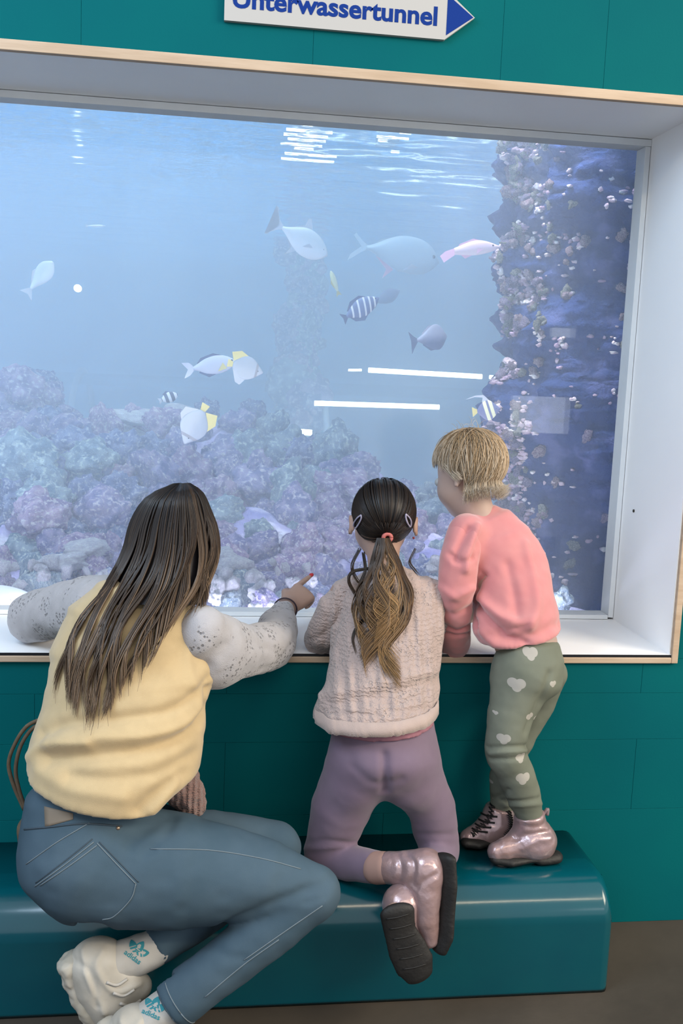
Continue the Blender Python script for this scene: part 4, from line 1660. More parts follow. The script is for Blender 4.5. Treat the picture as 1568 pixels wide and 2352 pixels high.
def trainer(sh_, dx, dy, dd):
    """chunky trainer standing on its toe; anchor offset from the far shoe's place"""
    q = lambda x, y, d, r: (x + dx, 2215 + (y - 2215) * sh_ + dy, d + dd, r)
    S = Sdf()
    B(S, [q(212, 2215, -0.405, 56), q(222, 2262, -0.405, 58), q(258, 2330, -0.40, 56), q(290, 2395, -0.395, 44)], 0.03)
    B(S, [q(240, 2210, -0.405, 52), q(285, 2250, -0.405, 46), q(318, 2275, -0.40, 32)], 0.03)
    S.capsule(P(*q(300, 2190, -0.405, 0)[:3]), P(*q(235, 2226, -0.405, 0)[:3]), M(34, -.4), M(34, -.4), 0.008, op=-1)
    folds = [([P(*q(150, 2190, -.45, 0)[:3]), P(*q(205, 2235, -.45, 0)[:3]), P(*q(225, 2330, -.45, 0)[:3])], -0.004, 0.006),
             ([P(*q(235, 2180, -.45, 0)[:3]), P(*q(222, 2225, -.45, 0)[:3]), P(*q(262, 2290, -.45, 0)[:3]), P(*q(320, 2270, -.45, 0)[:3])], 0.004, 0.006),
             ([P(*q(190, 2180, -.45, 0)[:3]), P(*q(200, 2250, -.45, 0)[:3]), P(*q(240, 2350, -.45, 0)[:3])], 0.004, 0.006)]
    sh, b = sdf_obj('trainer', S, 0.0042, SHOE, woman, 1, folds)
    S = Sdf()
    LF(S, [q(158, 2205, -0.405, 30), q(176, 2262, -0.405, 27), q(208, 2335, -0.40, 27), q(240, 2402, -0.395, 30)], (-0.81, 0.05, -0.59), [.036, .034, .038, .034], 0.02, cap=0.5)
    sdf_obj('sole', S, 0.0042, SHOES, sh, 1, (), (0.004, (40, 40, 40), 3))
    for t in (0.2, 0.45, 0.7):
        x, y = 250 + 62 * t, 2225 + 95 * t
        pts = [(x - 18 + dx, y + 12 + dy), (x + 6 + dx, y + 18 + dy), (x + 30 + dx, y + 4 + dy)]
        seam('lace', b, pts, 0.0032, SOCK, sh, 0.001, 10)
    return sh


trainer(0.84, 0, 0, 0)
trainer(0.68, 88, 154, -0.085)
S = Sdf()
B(S, [(368, 2172, -0.395, 42), (320, 2192, -0.40, 46), (262, 2212, -0.405, 44), (235, 2222, -0.405, 36)], 0.02)
sk1, skb1 = sdf_obj('sock', S, 0.0045, SOCK, woman, 1, (), (0.0016, (30, 30, 30), 3))
S = Sdf()
B(S, [(415, 2292, -0.485, 44), (370, 2325, -0.488, 48), (320, 2362, -0.49, 44), (290, 2382, -0.49, 38)], 0.02)
sk2, skb2 = sdf_obj('sock', S, 0.0045, SOCK, woman, 1, (), (0.0016, (30, 30, 30), 9))


def sock_logo(b, cx, cy, ang, parent, size=1.0):
    """three leaves crossed by stripes above a word, printed on the sock"""
    ca, sa = math.cos(ang), math.sin(ang)
    T = lambda u, v: (cx + size * (u * ca - v * sa), cy + size * (u * sa + v * ca))
    V, F = [], []

    def poly(pts):
        n0 = len(V)
        ok = []
        for u, v in pts:
            q = on_surf(b, *T(u, v), 0.0007)
            if q is None:
                del V[n0:]
                return
            V.append(q[:])
        F.append(tuple(range(n0, n0 + len(pts))))

    for a, ln in ((-90, 30), (-142, 29), (-38, 29)):
        # a leaf, in slices parted by three level stripes
        for s in range(14):
            t0, t1 = s / 14, (s + 0.96) / 14
            q = []
            for t, sg in ((t0, 1), (t1, 1), (t1, -1), (t0, -1)):
                wd = 9.0 * math.sin(math.pi * (0.08 + 0.9 * t)) ** 0.8
                r = 3 + ln * t
                x = r * math.cos(math.radians(a)) - sg * wd * math.sin(math.radians(a))
                y = r * math.sin(math.radians(a)) + sg * wd * math.cos(math.radians(a))
                q.append((x, y + 2))
            my = sum(p[1] for p in q) / 4
            if any(abs(my - k) < 1.1 for k in (-3.5, -8.0)):
                continue
            poly(q)
    me = text_mesh('word', 'adidas', 17, LOGO, bold=0.35, ext=0.0)
    co = [v.co for v in me.vertices]
    mw = max(c.x for c in co)
    base = len(V)
    good = True
    add = []
    for c in co:
        q = on_surf(b, *T((c.x - mw / 2) * 1.05, 18 - c.y), 0.0007)
        if q is None:
            good = False
            break
        add.append(q[:])
    if good:
        V.extend(add)
        for p in me.polygons:
            F.append(tuple(base + i for i in p.vertices))
    bpy.data.meshes.remove(me)
    if V:
        tag(link('sock_print', new_mesh('sock_print', V, F, smooth=False), LOGO, parent), 'teal three leaf emblem with a word below on the sock')


sock_logo(skb1, 312, 2188, 0.62, sk1)
sock_logo(skb2, 352, 2318, 0.40, sk2)

# long hair, brown at the crown and lighter towards the ends
WH = hair_mat('ombre_brown_hair', (0.012, 0.011, 0.014), (0.070, 0.046, 0.032), (0.36, 0.24, 0.15))
rows = [(1111, 398, 436, -0.19, .03), (1118, 366, 454, -0.19, .065), (1132, 343, 468, -0.19, .085), (1155, 322, 481, -0.187, .098), (1200, 299, 496, -0.185, .105), (1260, 283, 500, -0.19, .112), (1300, 262, 498, -0.20, .11), (1350, 226, 492, -0.22, .11), (1400, 190, 470, -0.25, .12),
        (1450, 164, 448, -0.275, .125), (1500, 146, 430, -0.29, .135), (1550, 136, 410, -0.30, .14), (1640, 150, 370, -0.31, .14)]
H = Hair()
rows_shell(H, rows, 0.12, 0.93, upto=1385)


def w_end(u):
    xs = [(0, 1545), (.12, 1590), (.28, 1630), (.5, 1600), (.66, 1520), (.8, 1440), (.9, 1385), (1, 1390)]
    for (a, b), (c, d) in zip(xs[:-1], xs[1:]):
        if a <= u <= c:
            return b + (d - b) * (u - a) / (c - a)
    return 1400


def w_tone(u, c, rg):
    st = rg.random()
    if abs(u - 0.80) < 0.035:                  # pale face framing streak
        return 0.30 + 0.15 * st, 0.85
    base = 0.04 + 0.12 * st + (0.22 if rg.random() < 0.14 else 0)
    return base, base + 0.52 + 0.22 * st


hair_rows(H, rows, 1500, 3, w_end, [vb], 0.0017, w_tone, wave=(15, 1.5), clump=30)
H.build('hair', WH, woman)

# shoulder bag cord behind her and the knitted hat on her lap
CORD = mat('brown_twisted_cord', (0.16, 0.11, 0.07), (0.22, 0.16, 0.10), scale=60, rough=0.8)
bag = empty('shoulder_bag', P(70, 1850, -0.27), 'brown cord handles of a bag looping behind the woman in the yellow vest', 'bag')
for pts in ([(98, 1650), (62, 1668), (36, 1705), (20, 1752), (30, 1800), (56, 1860)], [(96, 1658), (68, 1680), (45, 1720), (36, 1770), (44, 1815), (60, 1862)]):
    tube_obj('handle', catmull([P(x, y, -0.27)[:] for x, y in pts], 40), 0.0042, CORD, bag, 8)
S = Sdf()
B(S, [(75, 1905, -0.262, 36), (90, 1960, -0.255, 44), (95, 2000, -0.255, 46)], 0.03)
sdf_obj('pouch', S, 0.006, CORD, bag, 2)
HATM = knit('dusty_pink_chunky_knit', (0.40, 0.24, 0.21), rib=26, fine=330, depth=0.9, axis='X')
S = Sdf()
B(S, [(405, 1805, -0.30, 40), (432, 1825, -0.30, 40), (440, 1845, -0.30, 34)], 0.03)
B(S, [(412, 1790, -0.30, 26), (440, 1775, -0.30, 16)], 0.02)
hat, hb_ = sdf_obj('knitted_hat', S, 0.004, HATM, None, 1, (), (0.003, (60, 60, 60), 4))
tag(hat, 'dusty pink chunky knitted hat lying on the lap of the woman in jeans', 'hat')

# ------------------------------------------------------------------ the girl kneeling in the middle
girl = empty('person', P(880, 2010, -0.2), 'kneeling girl with brown ponytail, pale pink cable knit jumper and mauve leggings', 'person', 'visitors at the aquarium window')
PINKK = knit('pale_pink_cable_knit', (0.74, 0.58, 0.54), rib=13.5, fine=420, dots=110, depth=0.75)
BAND = knit('pale_pink_hem_band', (0.76, 0.60, 0.55), fine=500, depth=0.3)
MAUVE = mat('mauve_leggings', (0.28, 0.20, 0.29), (0.32, 0.235, 0.33), scale=12, rough=0.85, spec=0.2, bump=(700, 0.2, 0.001), sheen=0.2)
ROSE = mat('rose_undershirt', (0.55, 0.25, 0.32), rough=0.85)
gf = Vector((0.04, 1, -0.12))
gc = P(879, 1196, 0.0)
S = Sdf()
GW = head(S, gc, gf, (0, 0.12, 1), 0.198, 0.385)
B(S, [(880, 1275, -0.025, 36), (882, 1335, -0.045, 40)], 0.03)
LF(S, [(884, 1345, -0.05, 78), (886, 1390, -0.06, 108), (886, 1470, -0.09, 112), (880, 1560, -0.14, 106), (878, 1660, -0.18, 112), (880, 1740, -0.19, 112)], (1, 0, 0), [.05, .065, .08, .085, .095, .10], 0.03)
B(S, [(790, 1365, -0.05, 34), (742, 1440, -0.01, 30), (728, 1468, 0.02, 28), (765, 1455, 0.16, 22), (790, 1436, 0.22, 17)], 0.015)
hand(S, P(790, 1436, 0.22), (0.55, 0.8, 0.03), (0, -0.1, 1), 0.11, curl=(.3, .3, .3, .3), side=1)
B(S, [(985, 1362, -0.05, 34), (1006, 1420, -0.015, 30), (1008, 1462, 0.02, 28), (985, 1452, 0.16, 22), (965, 1436, 0.22, 17)], 0.015)
hand(S, P(965, 1436, 0.22), (-0.4, 0.85, 0.03), (0, -0.1, 1), 0.11, curl=(.3, .3, .3, .3), side=-1)
B(S, [(828, 1750, -0.19, 62), (785, 1850, -0.18, 56), (748, 1960, -0.17, 42), (800, 1985, -0.22, 36), (880, 1992, -0.30, 28), (965, 1998, -0.355, 28), (985, 2140, -0.38, 20)], 0.02)
B(S, [(935, 1750, -0.19, 62), (988, 1850, -0.18, 50), (1008, 1955, -0.17, 40), (1000, 1990, -0.24, 34), (960, 2030, -0.33, 28), (910, 2095, -0.395, 26), (955, 2225, -0.395, 20)], 0.02)
sdf_obj('body', S, 0.005, SKIN, girl, 1)
face_parts(GW, 0.198, girl, gf)

S = Sdf()
LF(S, [(880, 1630, -0.172, 116), (880, 1690, -0.185, 124), (880, 1745, -0.20, 126)], (1, 0, 0), [.10, .112, .118], 0.03)
B(S, [(822, 1752, -0.195, 72), (784, 1852, -0.185, 73), (750, 1950, -0.172, 54)], 0.03)
B(S, [(938, 1752, -0.195, 72), (990, 1852, -0.185, 58), (1008, 1948, -0.172, 50)], 0.03)
B(S, [(846, 1770, -0.235, 56), (825, 1800, -0.23, 50)], 0.05)
B(S, [(916, 1770, -0.235, 56), (935, 1800, -0.23, 50)], 0.05)
B(S, [(748, 1962, -0.172, 48), (800, 1982, -0.225, 43), (872, 1993, -0.295, 37)], 0.012)
B(S, [(1008, 1958, -0.172, 46), (1002, 1980, -0.235, 43), (968, 2025, -0.32, 37)], 0.012)
GF = [([P(882, 1735, -.3), P(884, 1790, -.3), P(884, 1818, -.3)], -0.009, 0.010),
      ([P(812, 1765, -.3), P(850, 1795, -.3), P(884, 1800, -.3), P(920, 1790, -.3)], -0.004, 0.012),
      ([P(700, 1935, -.2), P(750, 1930, -.2), P(805, 1936, -.2)], -0.003, 0.006),
      ([P(700, 1950, -.2), P(745, 1947, -.2), P(790, 1944, -.2)], 0.003, 0.005),
      ([P(960, 1915, -.2), P(1010, 1918, -.2), P(1055, 1915, -.2)], -0.003, 0.008)]
sdf_obj('leggings', S, 0.0052, MAUVE, girl, 2, GF, (0.0022, (12, 12, 14), 6))

S = Sdf()
LF(S, [(878, 1560, -0.15, 118), (872, 1640, -0.18, 124), (896, 1720, -0.2, 118)], (1, 0, 0), [.085, .108, .118], 0.02, cap=0.3)
ha, hb = P(780, 1722, -0.31), P(1012, 1696, -0.31)
hn = (hb - ha).cross(Vector((0, 1, 0))).normalized()
hn = -hn if hn.z > 0 else hn
S.plane_cut(ha, hn, 0.004)
sdf_obj('undershirt', S, 0.0055, ROSE, girl, 1)

S = Sdf()
LF(S, [(884, 1322, -0.04, 66), (888, 1350, -0.05, 100), (890, 1392, -0.062, 130), (890, 1450, -0.088, 135), (882, 1530, -0.125, 129), (874, 1600, -0.16, 138), (862, 1660, -0.187, 152), (852, 1730, -0.21, 156)], (1, -0.02, 0), [.045, .062, .082, .095, .105, .115, .125, .13], 0.02, cap=0.4)
B(S, [(800, 1362, -0.05, 38), (782, 1385, -0.05, 36)], 0.02)
B(S, [(978, 1370, -0.055, 42), (985, 1392, -0.05, 36)], 0.02)
ha, hb = P(705, 1706, -0.31), P(1012, 1684, -0.31)
hn = (hb - ha).cross(Vector((0, 1, 0.05))).normalized()
hn = -hn if hn.z > 0 else hn
S.plane_cut(ha, hn, 0.006)
yv = -0.25
KF = [([P(758, 1620, yv), P(830, 1606, yv), P(900, 1592, yv), P(960, 1572, yv), P(1005, 1560, yv)], -0.008, 0.012),
      ([P(740, 1600, yv), P(820, 1585, yv), P(920, 1560, yv), P(1000, 1540, yv)], 0.006, 0.013),
      ([P(880, 1614, yv), P(905, 1615, yv), P(940, 1605, yv), P(980, 1590, yv)], -0.005, 0.008),
      ([P(722, 1636, yv), P(860, 1640, yv), P(1008, 1622, yv)], -0.0035, 0.006),
      ([P(757, 1500, yv), P(765, 1450, yv), P(775, 1412, yv), P(785, 1360, yv)], -0.007, 0.009),
      ([P(755, 1436, yv), P(775, 1425, yv), P(790, 1400, yv)], -0.005, 0.008),
      ([P(1008, 1480, yv), P(990, 1440, yv), P(985, 1400, yv)], -0.004, 0.009),
      ([P(760, 1690, yv), P(765, 1620, yv), P(775, 1560, yv)], 0.004, 0.012)]


def cable(V, N):
    """the upright cables of the jumper stand proud of the ground knit"""
    x = V[:, 0] + 0.03 * np.sin(V[:, 2] * 3)
    ph = x / 0.031 * 2 * math.pi
    c = np.cos(ph)
    tw = np.sin(V[:, 2] / 0.011 + np.sign(np.sin(ph * 0.5)) * ph * 0.5)
    a = 0.0022 * np.clip(c, -0.4, 1) + 0.0011 * tw * np.clip(c, 0, 1)
    a = a * np.clip((V[:, 2] - V[:, 2].min() - 0.045) / 0.012, 0.0, 1)
    # plain band at the hem
    return V + N * a[:, None]


jum, gjb = sdf_obj('jumper', S, 0.0044, PINKK, girl, 2, KF, (0.002, (14, 14, 14), 8), cable)
for pts in ([(806, 1360, -0.05, 40), (774, 1400, -0.05, 45), (745, 1450, -0.02, 42), (735, 1468, 0.02, 39), (768, 1460, 0.14, 30), (786, 1440, 0.205, 23)],
            [(978, 1368, -0.055, 44), (1000, 1420, -0.03, 36), (1000, 1460, 0.02, 35), (985, 1455, 0.14, 29), (968, 1440, 0.205, 23)]):
    S = Sdf()
    B(S, pts, 0.01)
    sdf_obj('sleeve', S, 0.0044, PINKK, girl, 2, [([P(712, 1470, -.05), P(735, 1462, -.05), P(765, 1440, -.05)], -0.003, 0.007)], (0.002, (18, 18, 18), 4), cable)
# the smooth hem band laid around the lower edge
V, F = [], []
strip = []
for x in np.linspace(708, 1012, 70):
    last = None
    for y in range(1640, 1720):
        if on_surf(gjb, x, y, 0) is not None and on_surf(gjb, x, y, 0).y < -0.20:
            last = y
    if last is None:
        continue
    a, b_ = on_surf(gjb, x, last - 33, 0.0035), on_surf(gjb, x, last - 2, 0.0035)
    if a is not None and b_ is not None and (a - b_).length < 0.08:
        strip.append((a, b_))
for a, b_ in strip:
    m_ = (a + b_) / 2
    for q, off in ((a, 0), (a, -0.004), (m_, -0.005), (b_, -0.004), (b_, 0)):
        V.append((q + Vector((0, off, 0)))[:])
for i in range(len(strip) - 1):
    for j in range(4):
        k = i * 5 + j
        F.append((k, k + 1, k + 6, k + 5))
link('hem_band', new_mesh('hem_band', V, F), BAND, jum)

# boots shared with the small child: pink iridescent leather on thick black soles
GLIT = mat('iridescent_pink_leather', (0.62, 0.40, 0.38), (0.72, 0.52, 0.56), scale=16, rough=0.28, spec=0.6, metal=0.35, bump=(30, 0.5, 0.006), coat=0.4, lo=0.3, hi=0.7)
BLACK = mat('black_rubber', (0.014, 0.013, 0.013), (0.022, 0.020, 0.019), scale=30, rough=0.6, bump=(120, 0.5, 0.002))
CUFF = mat('peach_sock', (0.62, 0.38, 0.32), rough=0.9)
# left boot: shaft from the left, sole turned to the right
S = Sdf()
B(S, [(893, 1993, -0.312, 38), (930, 1994, -0.335, 42), (975, 1996, -0.355, 42)], 0.02)
B(S, [(978, 1995, -0.357, 40), (976, 2050, -0.372, 40), (980, 2110, -0.383, 32), (988, 2160, -0.39, 20)], 0.03)
ax_ = (P(930, 1994, -.335) - P(893, 1993, -.312)).normalized()
c = P(887, 1993, -0.310)
S.plane_cut(c, -ax_, 0.004, lo=c - Vector((.06, .06, .06)), hi=c + Vector((.02, .06, .06)))
BF = [([P(935, 1960, -.4), P(950, 1985, -.4), P(945, 2030, -.4)], -0.004, 0.006), ([P(955, 2040, -.4), P(980, 2020, -.4), P(1000, 2010, -.4)], -0.003, 0.006), ([P(915, 1960, -.4), P(920, 1995, -.4), P(916, 2025, -.4)], -0.003, 0.006)]
bl, blb = sdf_obj('boot', S, 0.0038, GLIT, girl, 1, BF, (0.0015, (30, 30, 30), 3))
S = Sdf()
LF(S, [(1022, 1978, -0.365, 34), (1026, 2030, -0.378, 30), (1024, 2090, -0.386, 27), (1020, 2140, -0.392, 29), (1008, 2176, -0.396, 22)], (0.45, -0.80, 0.1), [.013, .012, .0115, .012, .010], 0.01, cap=1.2)
S.prims.clear()
S.loft([P(1022, 1972, -0.368), P(1026, 2030, -0.380), P(1023, 2095, -0.388), P(1018, 2145, -0.393), P(1008, 2180, -0.397)], [Vector((0.55, -0.80, 0.0))] * 5, [.030, .028, .025, .028, .022], [.013, .013, .012, .012, .010], 0.01, cap=1.0)
sdf_obj('sole', S, 0.0036, BLACK, bl, 1)
S = Sdf()
B(S, [(866, 1993, -0.292, 39), (885, 1993, -0.308, 38)], 0.01)
sdf_obj('sock', S, 0.004, CUFF, girl, 1)
# right boot: hanging behind the left one, its sole turned to the room
S = Sdf()
B(S, [(975, 2018, -0.30, 38), (955, 2035, -0.335, 40), (925, 2075, -0.365, 40)], 0.02)
B(S, [(922, 2080, -0.365, 42), (930, 2130, -0.368, 44), (945, 2180, -0.372, 42), (962, 2215, -0.376, 32)], 0.03)
c = P(972, 2015, -0.297)
S.plane_cut(c, (P(975, 2018, -.30) - P(955, 2035, -.335)).normalized(), 0.004, lo=c - Vector((.06, .02, .06)), hi=c + Vector((.06, .06, .06)))
br, brb = sdf_obj('boot', S, 0.0038, GLIT, girl, 1, (), (0.0015, (30, 30, 30), 5))
S = Sdf()
S.loft([P(912, 2096, -0.408), P(918, 2140, -0.410), P(935, 2180, -0.412), P(952, 2215, -0.415), P(962, 2238, -0.416)], [Vector((1, 0.06, 0.3))] * 5, [M(44, -.41), M(40, -.41), M(49, -.41), M(50, -.41), M(38, -.41)], [.013, .012, .012, .012, .011], 0.01, cap=1.6)
sdf_obj('sole', S, 0.0036, BLACK, br, 1)
for k in range(6):                                            # tread bars
    x, y = 912 + 8 * k, 2105 + 23 * k
    seam('tread', BVHTree.FromObject(br.children[0], bpy.context.evaluated_depsgraph_get()), [(x - 26, y + 6), (x, y + 2), (x + 26, y - 6)], 0.0018, BLACK, br, 0.0004, 8)

# hair drawn back to a coral elastic, with a wavy tail
GH = hair_mat('brown_ponytail_hair', (0.014, 0.011, 0.012), (0.085, 0.048, 0.026), (0.42, 0.25, 0.11))
r_ = gf.normalized().cross(Vector((0, 0.12, 1)).normalized()).normalized()
u_ = r_.cross(gf.normalized())
f_ = gf.normalized()
hc = gc + (f_ * -0.06 + u_ * 0.11) * 0.198
RX, RF, RU = 0.198 * 0.375, 0.198 * 0.445, 0.198 * 0.405


def skull(d, s=1.0):
    v = d.normalized()
    k = 1 / math.sqrt((v.dot(r_) / RX) ** 2 + (v.dot(f_) / RF) ** 2 + (v.dot(u_) / RU) ** 2)
    return hc + v * k * s


tie = P(879, 1231, 0) - hc
td_ = None
best = 1e9
for a in np.linspace(-2.2, 0.2, 200):                          # find the direction of the elastic on the back of the head
    v = (-f_ * 1.0 + u_ * a).normalized()
    q = skull(v)
    w = q - CO
    px = 784 + FPX * w.dot(CR) / w.dot(CF)
    py = 1176 - FPX * w.dot(CU) / w.dot(CF)
    if abs(py - 1231) < best:
        best, td_ = abs(py - 1231), v
tie_p = skull(td_, 1.06)
H = Hair()
SV = []
for i in range(24):
    for j in range(40):
        th = math.pi * i / 23
        ph = 2 * math.pi * j / 40
        v = (r_ * math.sin(th) * math.cos(ph) + f_ * math.sin(th) * math.sin(ph) + u_ * math.cos(th)).normalized()
        q = skull(v, 0.985)
        lowf = v.dot(f_) - 0.25 - 0.3 * v.dot(u_)
        if lowf > 0:
            q = skull(v, 0.985 - min(0.12, lowf * 0.3))
        if v.dot(u_) < -0.45:
            q = skull(v, 0.93)
        SV.append(q[:])
SF_ = [(i * 40 + j, i * 40 + (j + 1) % 40, (i + 1) * 40 + (j + 1) % 40, (i + 1) * 40 + j) for i in range(23) for j in range(40)]
H.shell(np.array(SV), np.array(SF_), 0.10)
rg = random.Random(5)
for k in range(1300):
    a = rg.uniform(0, 2 * math.pi)
    # hairline: high over the forehead, behind the ears, low at the nape
    cosf = math.cos(a)
    hl = (f_ * math.cos(a) * 0.80 + r_ * math.sin(a)).normalized()
    lift = 0.42 if cosf > 0.3 else (0.0 if cosf > -0.2 else -0.75)
    v0 = (hl + u_ * (lift + rg.uniform(0, 1.0 if cosf > -0.2 else 0.5))).normalized()
    pts = []
    for i in range(16):
        t = i / 15
        v = slerp(v0, td_, t)
        pts.append((skull(v, 1.0 + 0.03 * math.sin(math.pi * min(1, t * 1.1)) + rg.uniform(0, .006)) * 1.0)[:])
    pts[-1] = (tie_p + Vector((rg.uniform(-.006, .006), 0, rg.uniform(-.006, .006))))[:]
    tn = 0.05 + 0.18 * rg.random()
    tone1 = tn + (0.28 if rg.random() < 0.2 else 0.06)
    H.strand(np.array(pts), 0.00125 * rg.uniform(.8, 1.4), tn, tone1)
grow = [(1236, 866, 893, tie_p.y - .012, .012), (1262, 858, 906, tie_p.y - .02, .02), (1300, 842, 932, tie_p.y - .022, .026), (1345, 822, 942, -0.135, .026), (1400, 828, 934, -0.155, .026), (1440, 838, 928, -0.175, .024), (1490, 842, 912, -0.20, .022), (1545, 856, 908, -0.22, .018)]


def g_end(u):
    return 1480 + 40 * math.sin(u * 9) + (30 if u > 0.7 else 0)


def g_tone(u, c, rg):
    st = rg.random()
    warm = 0.25 * max(0, 1 - abs(u - 0.62) * 3)
    return 0.16 + 0.2 * st + warm, 0.62 + 0.38 * st + warm


hair_rows(H, grow, 520, 9, g_end, [gjb], 0.0016, g_tone, wave=(30, 1.7), clump=13, lift=0.004)
# loose curls at the nape
for pts, n in (([(826, 1262), (808, 1300), (818, 1330), (834, 1345)], 10), ([(850, 1305), (812, 1312), (800, 1332), (815, 1362), (838, 1390)], 16), ([(952, 1262), (940, 1290), (952, 1310), (962, 1322)], 5), ([(834, 1270), (838, 1310), (826, 1350), (852, 1395)], 18), ([(846, 1400), (820, 1430), (806, 1460), (812, 1490)], 6)):
    base = catmull([P(x, y, -0.075 - 0.00035 * (y - 1260))[:] for x, y in pts], 20)
    for _ in range(n):
        o = np.array([rg.uniform(-.003, .003), rg.uniform(-.004, .004), rg.uniform(-.003, .003)])
        q = base + o
        for i in range(len(q)):
            fy = front_y(gjb, q[i][0], q[i][2])
            if fy is not None and q[i][1] > fy - 0.003:
                q[i][1] = fy - 0.003
        H.strand(q, 0.0012, 0.12 + .1 * rg.random(), 0.35 + .3 * rg.random())
H.build('hair', GH, girl)
CORAL = mat('coral_elastic', (0.80, 0.22, 0.20), rough=0.6)
ring = [tie_p + Vector((0.0095 * math.cos(t), -0.004, 0.0095 * math.sin(t) * 0.9)) for t in np.linspace(0, 2 * math.pi, 20)]
V, F = [], []
sweep(V, F, [(q[:]) for q in ring], 0.0048, 8)
bm = bmesh.new()
link('hair_elastic', new_mesh('hair_elastic', V, F), CORAL, girl)
CLIP = mat('lilac_hair_clip', (0.62, 0.58, 0.78), rough=0.35)
for pts in ([(829, 1183), (820, 1190), (812, 1203), (814, 1214), (822, 1206), (829, 1192)], [(932, 1181), (939, 1188), (944, 1198), (942, 1210), (936, 1202), (932, 1190)]):
    d_ = []
    for x, y in pts + pts[:1]:
        ray = (P(x, y, 0) - CO).normalized()
        lo_, hi_ = 1.6, 2.6
        best, bq = 9, None
        for s_ in np.linspace(1.9, 2.5, 240):
            q = CO + ray * s_
            w = q - hc
            e = (w.dot(r_) / RX) ** 2 + (w.dot(f_) / RF) ** 2 + (w.dot(u_) / RU) ** 2
            if e < 1.16:
                bq = q
                break
            if e < best:
                best, bq = e, q
        d_.append((bq - ray * 0.002)[:])
    tube_obj('hair_clip', catmull(d_, 30), 0.0020, CLIP, girl, 6)
EARR = mat('red_ear_stud', (0.5, 0.06, 0.05), rough=0.3)
bm = bmesh.new()
bmesh.ops.create_uvsphere(bm, u_segments=8, v_segments=6, radius=0.003, matrix=Matrix.Translation(GW(0.375, -0.05, -0.20)))
bm_obj('ear_stud', bm, EARR, girl)

# ------------------------------------------------------------------ the small child standing at the right
child = empty('person', P(1200, 1990, -0.15), 'small blond child in coral pink sweatshirt and sage heart leggings standing on the bench', 'person', 'visitors at the aquarium window')
CORALM = mat('coral_pink_fleece', (0.95, 0.36, 0.37), (0.98, 0.40, 0.40), scale=20, rough=0.9, spec=0.12, sheen=0.5, bump=(450, 0.15, 0.001))
tf = Vector((-0.58, 0.74, -0.40))
tc_ = P(1074, 1088, 0.02)
S = Sdf()
TW = head(S, tc_, tf, (-0.10, 0.12, 1), 0.196)
B(S, [(1090, 1160, 0.01, 38), (1112, 1215, 0.0, 42)], 0.03)
LF(S, [(1118, 1235, -0.005, 66), (1150, 1310, -0.03, 80), (1180, 1400, -0.065, 80), (1208, 1480, -0.10, 74), (1222, 1540, -0.12, 72)], (0.82, -0.25, 0.3), [.055, .07, .075, .075, .08], 0.03)
B(S, [(1076, 1255, -0.045, 24), (1056, 1330, -0.075, 23), (1047, 1410, -0.05, 22), (1044, 1476, 0.01, 22), (1040, 1482, 0.035, 18)], 0.015)
hand(S, P(1040, 1480, 0.035), (-0.25, 0.95, 0.05), (0, 0, 1), 0.10, curl=(.25, .25, .25, .25), side=1)
B(S, [(1190, 1262, 0.05, 32), (1150, 1360, 0.09, 28), (1100, 1400, 0.15, 24), (1060, 1420, 0.22, 18)], 0.015)
hand(S, P(1060, 1420, 0.22), (-0.75, 0.6, 0.0), (0, 0, 1), 0.10, curl=(.25, .25, .25, .25), side=1)
B(S, [(1205, 1556, -0.135, 66), (1170, 1645, -0.165, 44), (1160, 1720, -0.178, 38), (1190, 1800, -0.165, 36), (1216, 1880, -0.155, 26), (1222, 1945, -0.155, 26), (1150, 1972, -0.165, 20)], 0.02)
B(S, [(1256, 1552, -0.08, 36), (1236, 1625, -0.075, 26), (1186, 1705, -0.07, 28), (1152, 1790, -0.06, 26), (1150, 1860, -0.055, 22), (1145, 1905, -0.055, 22), (1090, 1930, -0.065, 16)], 0.02)
sdf_obj('body', S, 0.005, SKINP, child, 1)
face_parts(TW, 0.196, child, tf)


